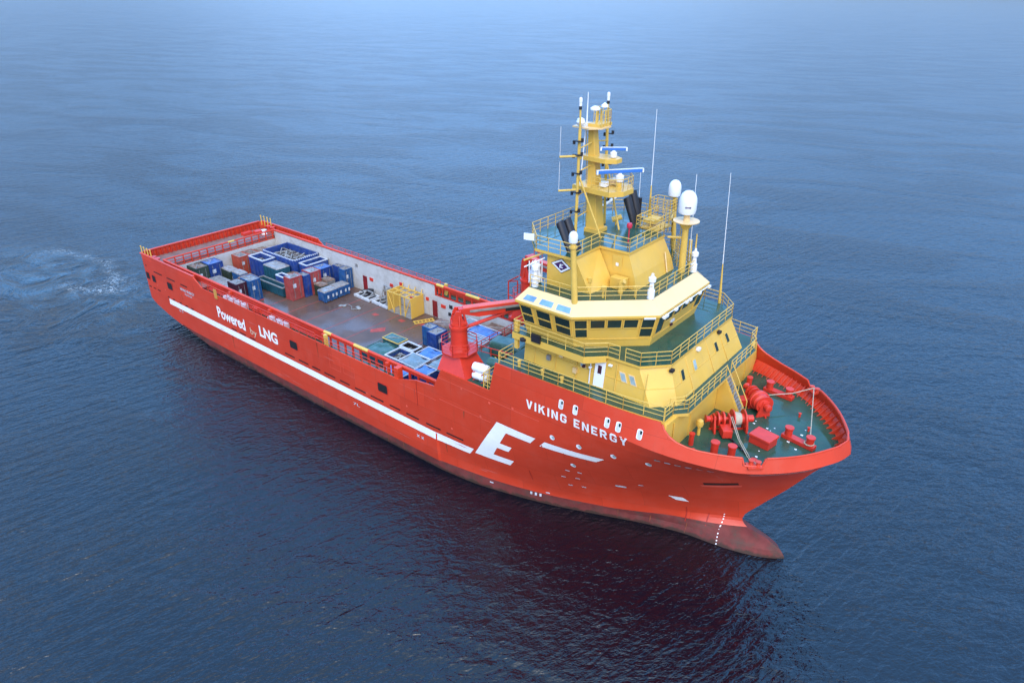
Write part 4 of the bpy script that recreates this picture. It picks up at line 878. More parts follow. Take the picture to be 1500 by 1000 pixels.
# hatch box
p = empty('deck_hatch', parent=ship)
MB().obox((88.9, -2.2, 12.32), (1.7, 1.35, .62), R(-10)).build('coaming', REDC, p, smooth=False, bevel=.03)
MB().obox((88.9, -2.2, 12.76), (1.85, 1.5, .24), R(-10)).build('lid', REDC, p, smooth=False, bevel=.05)
m = MB()
for k in range(14): t = k/13; c = Vector((86.6+2.6*t, -3.3-1.7*t, ZW+.12)); m.obox(c, (.26, .16 if k % 2 else .06, .06 if k % 2 else .16), R(-33))
m.build('anchor_chain', BLK, wd, smooth=False)
MB().lathe((89.3, -5.1, ZW), [(.34, 0), (.3, .25), (.2, .3), (0, .31)], 14).build('hawse_pipe', REDC, wd)
m = MB()
for x, y in ((85.1, -6.9), (87.2, -6.5), (91.2, 1.9), (89.9, 3.6)): m.lathe((x, y, ZW), [(.09, 0), (.09, .35), (.15, .37), (0, .45)], 8)
m.build('sounding_pipe', REDC, wd)
# anchor windlass and mooring winch
def winch(cx, cy, az, big=False):
    p = empty('mooring_winch', (0, 0, 0), 0, ship); ax = Vector((math.cos(az), math.sin(az), 0)); sd2 = Vector((-ax.y, ax.x, 0)); c = Vector((cx, cy, 13.05))
    m = MB(); m.tube(c-ax*2.0, c+ax*1.9, .14, 10).build('shaft', REDC, p)
    for t in (-1.35, -.1, 1.3):
        m = MB(); a = c+ax*t; w_ = ax*.09
        q = [a+sd2*.55+Vector((0, 0, -1.05)), a-sd2*.75+Vector((0, 0, -1.05)), a-sd2*.28+Vector((0, 0, .38)), a+sd2*.28+Vector((0, 0, .38))]
        m.loft([v+w_ for v in q], [v-w_ for v in q]).build('side_frame', REDC, p, smooth=False, bevel=.04)
    m = MB(); m.lathe(c+ax*.12, [(.2, 0), (.78, .01), (.78, .1), (.42, .11), (.42, .95), (.78, .96), (.78, 1.05), (.2, 1.06)], 22, ax).build('drum', REDC, p)
    MB().lathe(c+ax*.24, [(.43, 0), (.55, .02), (.56, .3), (.5, .6), (.43, .62)], 20, ax).build('rope_coil', ROPE, p)
    MB().lathe(c-ax*1.15, [(.2, 0), (.62, .02), (.62, .14), (.32, .2), (.3, .4), (.62, .46), (.62, .6), (.2, .62)], 18, ax).build('chain_wheel', REDC, p)
    MB().lathe(c-ax*2.05, [(.34, 0), (.26, .1), (.24, .35), (.36, .5)], 14, ax).build('warping_head', REDC, p)
    MB().lathe(c+ax*1.42, [(.30, 0), (.30, .45), (.2, .5), (0, .52)], 14, ax).build('motor', REDC, p)
    MB().obox(c-sd2*1.0-ax*.6+Vector((0, 0, -.55)), (.8, 1.1, .7), az).build('brake_housing', REDC, p, smooth=False, bevel=.05)
    MB().obox(c-sd2*.95-ax*.6+Vector((0, 0, -.6)), (.4, .7, .3), az).build('chain_stopper', BLK, p, smooth=False)
    MB().obox(c+ax*.0+Vector((0, 0, -.98)), (3.3, .12, .14), az).build('bed', REDC, p, smooth=False)
    return p
winch(85.95, -2.0, R(40))
w2 = winch(86.5, 2.6, R(-40))
MB().lathe((86.6, 2.5, 13.0), [(.5, 0), (.88, .02), (.88, .32), (.78, .36), (.72, .75), (.55, .9), (.4, 1.15), (0, 1.2)], 24, (math.cos(R(-48)), math.sin(R(-48)), .1)).build('gear_housing', REDC, w2)
# mooring ropes
r1 = MB().path([Vector((86.1, -2.4, 13.5)), Vector((87.6, -4.4, 13.1)), Vector((89.1, -6.2, 13.05)), Vector((89.75, -7.0, 13.3))], .034, 6)
r1.path([Vector((86.2, -2.3, 13.5)), Vector((87.7, -4.25, 13.0)), Vector((89.25, -6.1, 13.0)), Vector((89.95, -6.85, 13.25))], .03, 6)
tag(r1.build('mooring_rope', ROPE), 'pale mooring rope running from the near windlass drum to the starboard chock', 'rope')
r2 = MB().path([Vector((87.1, 3.4, 13.2)), Vector((88.6, 5.1, 13.15)), Vector((89.85, 6.75, 13.4)), Vector((90.9, 3.2, 13.0)), Vector((91.95, -.4, 12.75))], .038, 6)
r2.path([Vector((91.95+.36*math.cos(R(a)), -.5+.36*math.sin(R(a)), 12.45)) for a in range(0, 361, 30)], .05, 6)
tag(r2.build('mooring_rope', ROPE), 'pale mooring rope led from the far winch round the port chock to the centre bollards', 'rope')
for i in range(16):
    x = random.uniform(87, 91.5); y = random.uniform(-4.5, 2.2); a = random.uniform(.05, .12); flat('paint_chip', [(x-a, y-a*.7), (x+a, y-a), (x+a*.8, y+a), (x-a, y+a*.6)], ZW+.006, GELC, wd)

# ------------------------------------------------------------------ cranes
def crane(cx, cy, zb, zt, az, L_, cab, flare=None):
    p = empty('deck_crane', parent=ship)
    if flare: MB().loft(flare[0], flare[1]).build('pedestal', REDC, p, smooth=False)
    n = 8; r1_ = 1.8; oc = [(cx+r1_*math.cos(R(22.5+i*45)), cy+r1_*math.sin(R(22.5+i*45))) for i in range(n)]
    MB().prism(oc, zb-.12, zb+.04).build('platform', REDC, p, smooth=False)
    rail('platform_rail', [(x, y, zb+.04) for x, y in oc], p, REDC, h=1.1, bars=3, step=1.2, r=.04, closed=True)
    MB().lathe((cx, cy, zb-.1), [(1.05, 0), (.86, .5), (.8, .9), (.8, 2.3), (.92, 2.35), (.92, 2.6), (.8, 2.65), (.78, 2.9)], 24).build('column', REDC, p)
    d = Vector((math.cos(az), math.sin(az), 0)); s2 = Vector((-d.y, d.x, 0)); base = Vector((cx, cy, zb+2.75)); top = Vector((cx, cy, zt))
    m = MB(); 
    for k in (-1, 1):
        o = s2*k*.52; w_ = s2*.1
        q = [base+d*.72+o, base-d*.72+o, top-d*.5+o+Vector((0, 0, -.1)), top-d*.28+o+Vector((0, 0, .34)), top+d*.2+o+Vector((0, 0, .30)), top+d*.3+o+Vector((0, 0, -.5))]
        m.loft([v+w_ for v in q], [v-w_ for v in q])
    m.obox(base+Vector((0, 0, .1)), (1.5, 1.25, .3), az).build('slewing_head', REDC, p, smooth=False, bevel=.03)
    m = MB()
    for i in range(6): a = az+R(i*60+30); m.tube(base+Vector((.78*math.cos(a), .78*math.sin(a), -.1)), base+Vector((.55*math.cos(a), .55*math.sin(a), .9)), .1, 6)
    m.build('head_stiffener', REDC, p)
    MB().path([top+Vector((0, 0, -.1))+s2*.2, top-d*.3+Vector((0, 0, -.7))+s2*.2, top-d*.25+Vector((0, 0, -1.5))+s2*.1, base+Vector((0, 0, .3))], .11, 6).build('hydraulic_hose', BLK, p)
    pit = R(3); e_ = top+Vector((0, 0, .18))
    ee = e_+(d*math.cos(pit)+Vector((0, 0, math.sin(pit))))*L_
    up = Vector((0, 0, 1)); 
    def sec(c, w_, h, dz=0): return [c+s2*w_+up*(h/2+dz), c-s2*w_+up*(h/2+dz), c-s2*w_+up*(-h/2+dz), c+s2*w_+up*(-h/2+dz)]
    MB().loft(sec(e_, .34, .42), sec(e_+(ee-e_)*.22, .36, .95, -.25), True, False).loft(sec(e_+(ee-e_)*.22, .36, .95, -.25), sec(e_+(ee-e_)*.8, .3, .85, -.2), False, False).loft(sec(e_+(ee-e_)*.8, .3, .85, -.2), sec(ee, .28, .5), False, True).build('main_boom', REDC, p, smooth=False)
    MB().loft(sec(e_+(ee-e_)*.05, .36, .1, .25), sec(ee, .30, .1, .28)).build('boom_top_plate', REDL, p, smooth=False)
    c2 = e_+(ee-e_)*.55-up*.06; MB().obox(c2-s2*.42, (L_*.86, .12, .2), az, pit).build('boom_pipe', STEEL, p, smooth=False)
    c2 = e_+(ee-e_)*.62-up*.35-s2*.375; MB().obox(c2, (1.9, .05, .32), az, pit).build('boom_plate', BLK, p, smooth=False)
    MB().tube(base+d*.8+Vector((0, 0, -.5)), e_+(ee-e_)*.62-up*.6, .18, 10).build('lift_cylinder', REDC, p)
    if cab:
        c = Vector((cx, cy, zb+3.6))+s2*1.1*cab-d*.6; MB().obox(c, (1.2, 1.2, 2.5), az).build('operator_cabin', REDC, p, smooth=False, bevel=.06)
        MB().obox(c+s2*.62*cab+Vector((0, 0, .35)), (.9, .04, 1.2), az).build('cabin_window', MAR, p, smooth=False)
        m = MB(); rail_mb(m, [c+s2*cab*.9+d*.7+Vector((0, 0, -1.2)), c+s2*cab*.9-d*.7+Vector((0, 0, -1.2))], h=2.7, bars=4, step=.7, r=.04); m.build('cabin_ladder', REDC, p)
    return p
fl_ = ([(60.3, -10.1, 12.12), (63.9, -10.1, 12.12), (63.9, -7.0, 12.12), (60.3, -7.0, 12.12)], [(60.5, -9.2, 13.95), (62.4, -9.2, 13.95), (62.4, -7.2, 13.95), (60.5, -7.2, 13.95)])
crane(61.5, -8.2, 13.95, 17.75, R(50), 8.6, 0, fl_)
fp_ = ([(55.3, 7.3, 9.9), (58.4, 7.3, 9.9), (58.4, 10.0, 9.9), (55.3, 10.0, 9.9)], [(56.0, 7.6, 12.2), (57.6, 7.6, 12.2), (57.6, 9.2, 12.2), (56.0, 9.2, 12.2)])
crane(56.9, 8.4, 12.3, 17.0, R(-12), 9.5, 1, fp_)
m = MB(); m.path([(53.2, 9.4, 9.8), (53.2, 9.4, 13.2), (54.6, 9.4, 13.6), (54.6, 9.4, 9.8)], .08, 6).path([(53.2, 9.4, 11.5), (54.6, 9.4, 11.4)], .07, 6).path([(53.2, 9.4, 13.2), (55.3, 8.6, 14.6)], .08, 6)
m.build('access_frame', REDC, ship)
MB().box(55.0, 58.8, 7.2, 10.05, 9.7, 9.9).build('crane_foundation', REDC, ship, smooth=False)
# liferafts in their cradle
for z in (13.55, 12.75):
    p = empty('liferaft_canister', parent=ship)
    MB().lathe((64.3, -9.35, z), [(.22, 0), (.4, .06), (.44, .2), (.44, .78), (.47, .8), (.47, .9), (.44, .92), (.44, 1.5), (.4, 1.62), (.22, 1.68)], 18, (1, .12, 0)).build('canister', GELC, p)
m = MB()
for x in (64.6, 65.6): m.tube((x, -9.2, ZC), (x, -9.2, 14.0), .06, 6).tube((x, -9.8, 12.4), (x, -8.9, 12.2), .05, 6).tube((x, -9.8, 13.2), (x, -8.9, 13.0), .05, 6)
m.build('liferaft_cradle', REDC, ship)
rail('crane_deck_rail', [(66.0, -9.9, ZC), (66.0, -7.5, ZC), (64.9, -7.0, ZC)], ship, YELP, h=1.6, bars=4, step=.7)
rail('crane_deck_rail', [(66.0, -9.95, ZC), (67.5, -9.95, ZC)], ship, YELP, h=1.6, bars=4, step=.5)
MB().tube((64.6, -7.4, 13.2), (67.2, -7.2, 13.3), .55, 12).build('covered_raft', GTARP, ship)
MB().tube((66.8, -8.5, 12.8), (67.2, -8.4, 13.4), .25, 8).build('ventilator', GELC, ship)
m = MB(); rail_mb(m, [(61.0, -7.0, ZC), (61.0, -2.0, ZC)], h=1.1, bars=3, step=1.2, r=.04); rail_mb(m, [(61.0, -2.0, ZC), (61.0, 6, ZC)], h=1.1, bars=3, step=1.2, r=.04); m.build('crane_deck_rail', REDC, ship)
m = MB(); rail_mb(m, [(61.3, -5.6, ZC), (66.3, -4.8, ZC)], h=1.2, bars=2, step=1.6, r=.05); m.build('cradle_frame', REDC, ship)
MB().box(63.2, 64.3, 1.2, 2.6, ZC, 14.4).build('ventilation_trunk', RED, ship, smooth=False, bevel=.04)
MB().box(65.0, 66.6, 4.0, 6.0, ZC, 13.4).build('ventilation_trunk', STEEL, ship, smooth=False, bevel=.04)
MB().obox((63.8, -3.6, 12.9), (3.6, 1.9, 1.5), R(8)).build('covered_workboat', GTARP, ship, smooth=False, bevel=.25)

# ------------------------------------------------------------------ cargo: every unit its own thing
G_AFT = 'offshore containers and baskets on the cargo deck'
def corr(m, x0, x1, y0, y1, z0, z1, st=.28, d=.035):
    """corrugation ribs on the four sides"""
    x = x0+.25
    while x < x1-.25: m.box(x, x+.1, y0-d, y0, z0, z1); m.box(x, x+.1, y1, y1+d, z0, z1); x += st
    y = y0+.25
    while y < y1-.25: m.box(x1, x1+d, y, y+.1, z0, z1); m.box(x0-d, x0, y, y+.1, z0, z1); y += st
def cargo(kind, name, x0, x1, y0, y1, h, mat, top, label, cat='container', z0=ZD, rim=WRIM, group=G_AFT):
    cx, cy = (x0+x1)/2, (y0+y1)/2; rz = random.uniform(-.012, .012)
    L_, W_ = x1-x0, y1-y0; a, b_ = L_/2, W_/2
    o = empty(name, (cx, cy, z0+.004), rz); tag(o, label, cat, group)
    if kind == 'box':
        m = MB().box(-a+.06, a-.06, -b_+.06, b_-.06, .16, h-.12); corr(m, -a+.06, a-.06, -b_+.06, b_-.06, .3, h-.25); m.build('body', mat, o, smooth=False)
        m = MB()
        for sx in (-1, 1):
            for sy in (-1, 1): m.box(sx*a-.07 if sx > 0 else -a-.02, a+.02 if sx > 0 else -a+.07, sy*b_-.07 if sy > 0 else -b_-.02, b_+.02 if sy > 0 else -b_+.07, 0, h)
        for sy in (-1, 1):
            for z in (.02, h-.14): m.box(-a, a, min(sy*b_, sy*(b_-.1)), max(sy*b_, sy*(b_-.1)), z, z+.14)
        for sx in (-1, 1):
            for z in (.03, h-.13): m.box(min(sx*a, sx*(a-.1)), max(sx*a, sx*(a-.1)), -b_, b_, z, z+.12)
        m.build('frame', mat, o, smooth=False)
        MB().box(-a+.11, a-.11, -b_+.11, b_-.11, h-.115, h-.05).build('top', top, o, smooth=False)
        m = MB()
        for i in range(4): u = random.uniform(-a+.3, a-.5); v = random.uniform(-b_+.25, b_-.3); m.obox((u, v, h-.02), (random.uniform(.2, .7), random.uniform(.08, .3), .08), random.uniform(0, 3))
        m.path([(-a+.1, -b_+.1, h), (0, 0, h+.18), (a-.1, b_-.1, h)], .03, 4).path([(-a+.1, b_-.1, h), (0, 0, h+.18), (a-.1, -b_+.1, h)], .03, 4).build('lifting_sling', STEEL, o, smooth=False)
        if W_ > 1.2:
            m = MB()
            for v in (-.25, .25): m.tube((a+.03, v*W_, .3), (a+.03, v*W_, h-.3), .03, 5)
            m.build('door_bar', STEEL, o)
            MB().box(a+.0, a+.035, -.3*W_, -.05*W_, h*.55, h*.72).build('placard', WRIM, o, smooth=False)
    elif kind == 'open':
        t = .12
        m = MB().box(-a, a, -b_, -b_+t, .1, h-.15).box(-a, a, b_-t, b_, .1, h-.15).box(-a, -a+t, -b_+t, b_-t, .1, h-.15).box(a-t, a, -b_+t, b_-t, .1, h-.15)
        x = -a+.5
        while x < a-.3: m.box(x, x+.12, -b_-.06, -b_, .05, h-.15); m.box(x, x+.12, b_, b_+.06, .05, h-.15); x += .95
        y = -b_+.45
        while y < b_-.3: m.box(a, a+.06, y, y+.12, .05, h-.15); y += .85
        m.build('side_walls', mat, o, smooth=False)
        m = MB(); c = .13; m.box(-a-.03, a+.03, -b_-.03, -b_+c, h-.15, h).box(-a-.03, a+.03, b_-c, b_+.03, h-.15, h).box(-a-.03, -a+c, -b_+c, b_-c, h-.15, h).box(a-c, a+.03, -b_+c, b_-c, h-.15, h)
        m.build('rim', rim, o, smooth=False)
        if L_ > 5 and W_ > 3:
            m = MB()
            for i in range(22): x = -a+.25+i*(L_-.5)/21; m.box(x-.09, x+.09, -b_-.05, -b_+.12, h-.1, h+.02)
            for i in range(12): y = -b_+.25+i*(W_-.5)/11; m.box(a-.12, a+.05, y-.1, y+.1, h-.1, h+.02)
            m.build('rim_lattice', WRIM, o, smooth=False)
            m = MB()
            for k in range(5):
                x0 = -a+1+k*(L_-2)/4; m.path([Vector((x0+.7*math.sin(t_*.7), -b_+.5+t_*(W_-1)/8, h*.72+.25+.25*math.sin(t_*1.3+k))) for t_ in range(9)], .09, 6)
            m.build('pipe_spool', STEEL, o)
        MB().box(-a+t, a-t, -b_+t, b_-t, .1, h*.5 if h < 2.4 else h*.72).build('load', top, o, smooth=False)
        m = MB(); hz = (h*.5 if h < 2.4 else h*.72)
        for i in range(int(4+L_*W_*1.3)):
            u = random.uniform(-a+.5, a-.5); v = random.uniform(-b_+.4, b_-.4); ln = random.uniform(.4, min(2.2, L_*.5)); an = random.choice([0, .1, 1.5, random.uniform(0, 3)])
            dd = Vector((math.cos(an), math.sin(an), 0))*ln/2; p0 = Vector((u, v, hz+.12)); q0 = p0-dd; q1 = p0+dd
            cl_ = lambda p_: Vector((min(a-.3, max(-a+.3, p_.x)), min(b_-.3, max(-b_+.3, p_.y)), p_.z)); m.tube(cl_(q0), cl_(q1), random.uniform(.04, .1), 6)
        m.build('loose_equipment', STEEL, o)
    elif kind == 'tub':
        A0 = [(-a+.12, -b_+.12, .12), (a-.12, -b_+.12, .12), (a-.12, b_-.12, .12), (-a+.12, b_-.12, .12)]; B0 = [(-a, -b_, h-.2), (a, -b_, h-.2), (a, b_, h-.2), (-a, b_, h-.2)]
        m = MB().loft(A0, B0)
        for k in range(max(2, int(W_/.7))): y = -b_+.2+k*(W_-.4)/max(1, int(W_/.7)-1)-.05; m.box(a-.1, a+.05, y, y+.1, .1, h-.2)
        for k in range(max(2, int(L_/.7))): x = -a+.2+k*(L_-.4)/max(1, int(L_/.7)-1)-.05; m.box(x, x+.1, -b_-.05, -b_+.1, .1, h-.2)
        m.build('body', mat, o, smooth=False)
        MB().loft([(x*1.03, y*1.03, h-.2) for x, y, z in B0], [(x*.9, y*.9, h) for x, y, z in B0]).build('lid', top, o, smooth=False, bevel=.04)
        if rim is not WRIM: MB().path([(-a, -b_, h-.1), (a, -b_, h-.1), (a, b_, h-.1), (-a, b_, h-.1), (-a, -b_, h-.1)], .07, 4).build('rim', rim, o, smooth=False)
        m = MB(); m.tube((-a*.6, -b_*.6, h), (a*.5, b_*.6, h+.03), .035, 5).obox((0, 0, h+.03), (.5, .12, .08), .4); m.build('lid_handle', STEEL, o)
        for k in (-.45, .1, .5): MB().box(a+.052, a+.07, k*W_*.7, k*W_*.7+.28, h*.35, h*.62).build('placard', WRIM, o, smooth=False)
    elif kind == 'tarp':
        n = 12; m = MB(); g = []
        ph = random.uniform(0, 6)
        for i in range(n+1):
            for j in range(n+1):
                u = -a+L_*i/n; v = -b_+W_*j/n; ed = min(i, j, n-i, n-j)
                z = h-.12+.10*math.sin(u*2.1+ph)*math.cos(v*2.7+ph)+.06*math.sin(u*5+v*4+ph) - (.12 if ed == 0 else 0); m.v.append((u*1.01, v*1.01, z))
        for i in range(n):
            for j in range(n): q = i*(n+1)+j; m.f.append([q, q+n+1, q+n+2, q+1]); m.mi.append(0)
        m.build('tarpaulin', top, o)
        m = MB().box(-a+.02, a-.02, -b_+.02, b_-.02, .1, h-.32); corr(m, -a+.02, a-.02, -b_+.02, b_-.02, .2, h-.4); m.build('body', mat, o, smooth=False)
        m = MB().path([(-a, -b_, h-.12), (a, -b_, h-.12), (a, b_, h-.12), (-a, b_, h-.12), (-a, -b_, h-.12)], .055, 4)
        m.build('rim', rim, o, smooth=False)
    return o
cargo('box', 'closed_container', 5.4, 7.9, -6.2, -4.3, 3.3, OLV, BTOP, 'dark olive container with rusty brown top in the aft starboard corner of the cargo deck')
cargo('box', 'closed_container', 5.4, 7.7, -4.1, -1.9, 3.3, BLU, TARP, 'deep blue container with pale blue top by the white aft bulkhead')
cargo('box', 'closed_container', 5.4, 7.5, 0.9, 2.6, 3.0, CORG, CTOP, 'nearer orange red container against the aft bulkhead')
cargo('box', 'closed_container', 5.4, 8.0, 2.7, 4.3, 3.0, CORG, BTOP, 'orange red container wedged behind the blue open topped basket')
cargo('tub', 'waste_skip', 5.4, 8.3, 4.6, 6.4, 2.9, MAR, BTOP, 'maroon skip with littered brown lid by the aft bulkhead')
cargo('tub', 'waste_skip', 5.4, 8.3, 6.6, 8.7, 2.7, TEAL, CTOP, 'grey lidded skip in the far port corner of the cargo deck')
cargo('open', 'cargo_basket', 8.7, 16.5, 4.3, 8.8, 3.6, BLU, JUNK, 'largest dark blue open basket full of pipes beside the white port wall', 'basket', rim=BLU)
cargo('open', 'cargo_basket', 16.8, 18.7, 5.0, 8.8, 3.2, BLU, JUNK, 'narrow blue basket with white lattice rim and grey load across the deck', 'basket')
cargo('open', 'cargo_basket', 8.3, 12.0, 2.0, 4.15, 3.2, BLU, JUNK, 'blue open topped container with broad white rim and dark interior', 'basket')
cargo('tub', 'lidded_skip', 12.3, 15.8, 1.8, 4.05, 2.9, TEAL, CTOP, 'teal container with pale blue grey lid in the middle of the aft stack')
cargo('tub', 'lidded_skip', 7.6, 10.0, -2.3, -.9, 2.4, OLV, CTOP, 'olive green skip with glossy grey lid just forward of the deep blue container')
cargo('tub', 'lidded_skip', 10.2, 12.3, -2.1, -.8, 2.4, BLU2, CTOP, 'small mid blue skip with grey lid between olive skip and trough')
cargo('tub', 'lidded_skip', 12.5, 14.6, -2.6, -.5, 2.2, OLV, BTOP, 'brown and cream lidded skip beside the long dark trough')
cargo('tub', 'lidded_skip', 8.2, 11.4, -6.2, -3.0, 1.6, BLU, CTOP, 'low blue skip with grey lid behind the starboard rail, aft of maroon container')
cargo('tub', 'lidded_skip', 11.7, 14.4, -5.6, -2.9, 1.6, BLU2, CTOP, 'low mid blue skip with dull grey lid behind the starboard rail')
cargo('box', 'closed_container', 14.9, 17.0, -5.5, -3.9, 3.0, MAR, CTOP, 'dark maroon container with pale grey top behind the starboard rail')
cargo('box', 'closed_container', 15.4, 17.6, -3.8, -2.1, 3.15, BLU2, CTOP, 'tall bright blue container standing beside the maroon one')
cargo('open', 'pipe_trough', 13.2, 19.6, -.1, 1.1, 1.5, TEAL, BLK, 'long narrow dark trough lying along the deck centreline', 'trough', rim=STEEL)
cargo('open', 'cargo_basket', 16.1, 18.5, 1.3, 2.4, 2.3, BLU, BLK, 'small blue open box with white rim between trough and red tank', 'basket')
cargo('tub', 'lidded_skip', 15.9, 18.7, 2.6, 4.6, 1.9, STEEL, BTOP, 'grey skip with brown lid in the middle of the stack, behind red tank')
cargo('box', 'tall_tank', 20.2, 21.7, 0.0, 1.95, 3.4, CRED, CTOP, 'tall faded red tank container standing at the front of the aft stack', 'tank')
cargo('box', 'closed_container', 20.4, 22.0, 2.05, 3.1, 3.25, BLU, CTOP, 'narrow dark blue container with door bars right beside the tall red tank')
cargo('box', 'closed_container', 20.0, 22.0, 3.2, 4.9, 3.4, CRED, CTOP, 'red container between the narrow blue one and the royal blue one')
cargo('box', 'closed_container', 18.9, 20.9, 5.7, 7.8, 2.9, BLU, TARP, 'royal blue container with white spattered top behind the red one')
cargo('tub', 'lidded_skip', 22.3, 24.0, 3.3, 4.6, 1.9, OLV, BTOP, 'grey green skip with brown lid in front of the red container')
cargo('tub', 'lidded_skip', 21.3, 23.0, 5.1, 6.6, 1.8, STEEL, BTOP, 'brown topped grey skip directly behind the row of blue tubs')
cargo('tub', 'mud_skip', 24.3, 25.9, 2.4, 4.6, 1.75, BLU2, CTOP, 'near blue tub with white stencilled patches at the front of the aft stack', 'skip')
cargo('tub', 'mud_skip', 24.2, 25.8, 4.7, 6.9, 1.75, BLU2, CTOP, 'farther of two blue tubs with pale lids, next to tall blue container', 'skip')
cargo('box', 'tall_tank', 22.9, 24.2, 7.4, 8.8, 3.1, BLU2, CTOP, 'tall bright blue tank container close to the port wall beside the red door', 'tank')
cargo('box', 'closed_container', 20.9, 22.6, 7.9, 8.8, 3.0, BLU, CTOP, 'slim blue container squeezed against the white port wall')
cargo('tarp', 'covered_cargo', 42.2, 45.8, -4.9, -1.7, 1.25, TEAL, GTARP, 'low load under dark green netting behind the starboard rail', 'covered cargo', rim=GTARP)
cargo('tub', 'lidded_skip', 42.2, 45.0, -1.5, .1, 1.5, TEAL, GTARP, 'teal skip with yellow edged green lid amidships', rim=YELP)
cargo('open', 'cargo_basket', 45.7, 48.0, -4.3, -1.8, 1.4, BLU, JUNK, 'dark open basket with white rim next to the netting covered load', 'basket')
cargo('open', 'cargo_basket', 45.3, 47.6, -1.6, -.1, 1.4, BLK, JUNK, 'small black basket with grey rim forward of the yellow edged skip', 'basket')
cargo('tarp', 'covered_cargo', 48.7, 51.2, -2.1, .0, 1.8, BLU, TARP, 'bright blue tarpaulin box nearest to the crane column foot', 'covered cargo')
cargo('tarp', 'covered_cargo', 48.4, 51.2, -4.7, -2.25, 1.8, BLU, TARG, 'grey blue tarpaulin covered crate behind the starboard rail', 'covered cargo')
cargo('tarp', 'covered_cargo', 51.4, 53.4, -5.1, -3.4, 1.8, BLU, TARP, 'blue and white striped tarpaulin crate at the rail end by the crane', 'covered cargo')
cargo('tarp', 'covered_cargo', 51.4, 54.4, -3.2, -.6, 1.7, BLU, TARG, 'grey tarpaulin with brown straps beside the crane pedestal', 'covered cargo', rim=BTOP)
cargo('tarp', 'covered_cargo', 48.2, 51.2, -7.8, -5.0, 1.5, BLU, TARP, 'low blue tarpaulin crate against the starboard cargo rail', 'covered cargo')
cargo('box', 'closed_container', 45.4, 46.9, 2.2, 3.5, 2.6, BLU2, CTOP, 'tall mid blue container with cluttered top seen left of the crane column')
cargo('box', 'closed_container', 47.0, 48.6, 1.4, 3.3, 2.6, BLU, CTOP, 'dark blue container partly hidden behind the crane column')
cargo('tub', 'lidded_skip', 45.5, 48.0, 3.8, 5.4, 2.6, STEEL, BTOP, 'grey skip with scrap on its lid beyond the tall mid blue container')
cargo('tarp', 'covered_cargo', 51.0, 54.3, 2.7, 4.6, 2.6, STEEL, TARG, 'long grey tarpaulin load below the crane boom', 'covered cargo')
cargo('tarp', 'covered_cargo', 50.4, 54.2, 4.8, 6.9, 2.7, BLU, TARP, 'wide blue tarpaulin load below the crane boom, port side', 'covered cargo')
cargo('tarp', 'covered_cargo', 48.4, 50.2, 5.2, 7.6, 2.7, BLU, TARG, 'white and grey covered crate under the crane boom near the port wall', 'covered cargo', rim=WRIM)
cargo('tub', 'lidded_skip', 51.0, 54.4, 7.1, 8.8, 2.4, CORG, BTOP, 'skip heaped with pale timber beside the port wall below the crane boom')
cargo('open', 'cargo_basket', 55.0, 58.6, 3.6, 6.4, 2.4, BLU, JUNK, 'blue basket with yellow rim near the forward end of the cargo deck', 'basket', rim=YELP)
# yellow lifting frame
o = empty('equipment_crate', (36.8, 7.55, ZD+.004), 0); tag(o, 'bright yellow open sided steel equipment crate by the white port wall', 'crate')
MB().box(2.2, 2.3, -1.2, 1.15, .1, 3.0).build('end_panel', YEL, o, smooth=False); MB().box(-2.35, -2.25, -1.2, 1.15, .1, 3.0).build('end_panel', YEL, o, smooth=False)
MB().box(-2.3, 2.25, -1.2, 1.15, .02, .12).build('floor', STEEL, o, smooth=False)
m = MB()
for y in (-1.15, 0, 1.1): m.obox((0, y, 2.95), (4.5, .12, .14))
for x in (-1.2, 0, 1.2): m.obox((x, 0, 2.95), (.12, 2.3, .14))
for x in (-1.15, .1, 1.0): m.obox((x, -1.15, 1.5), (.12, .12, 2.9))
m.tube((-2.2, -1.15, 2.7), (-1.2, -1.15, .3), .07, 6).tube((2.1, -1.15, 2.7), (1.0, -1.15, .3), .07, 6).build('frame_bar', YEL, o, smooth=False)
m = MB()
for x in (-1.8, -.6, .6, 1.9): m.tube((x, 1.1, 2.95), (x, 1.35, 3.5), .06, 6)
m.build('guide_post', YEL, o)
# grey subsea tool skids
for k, (x, y, lab) in enumerate(((28.6, 7.6, 'flat grey steel skid with rusty tools beside the aft red door of the port wall'), (32.4, 7.6, 'tall grey steel tool rack leaning by the port wall next to yellow frame'))):
    o = empty('tool_skid', (x, y, ZD+.004), R(-3)); tag(o, lab, 'skid', 'tool skids along the port wall')
    m = MB()
    for yy in (-.9, .9): m.box(-1.7, 1.7, yy-.12, yy+.12, .05, .4)
    for xx in (-1.6, -.5, .6, 1.6): m.box(xx-.08, xx+.08, -.78, .78, .06, .35)
    m.build('base_frame', WRIM, o, smooth=False)
    MB().box(-1.55, 1.55, -.78, .78, .07, .14).build('floor', BLK, o, smooth=False)
    m = MB(); h = 1.0 if k == 0 else 2.8
    for xx in (-.3, 1.1): m.tube((xx, -.6, .35), (xx+.2, .2, h), .1, 6).tube((xx, .7, .35), (xx+.2, .2, h), .09, 6)
    m.tube((-.1, .2, h), (1.4, .2, h*.95), .12, 6).tube((-1.2, -.3, .5), (-.2, .4, .8), .2, 8)
    if k: m.tube((1.4, -.75, .1), (1.5, -.6, 3.0), .14, 6).obox((.5, .3, 2.2), (1.6, .25, .3), .2, .3)
    m.build('tool_rack', STEEL, o)
    MB().obox((.2, .5, .8 if k == 0 else 1.6), (.9, .6, .7), .3).obox((-.9, .2, .6), (.5, .8, .4), .2).build('tool_body', BLK if k == 0 else BTOP, o, smooth=False, bevel=.05)
m = MB()
def arr(pts): return [Vector(p) for p in pts]
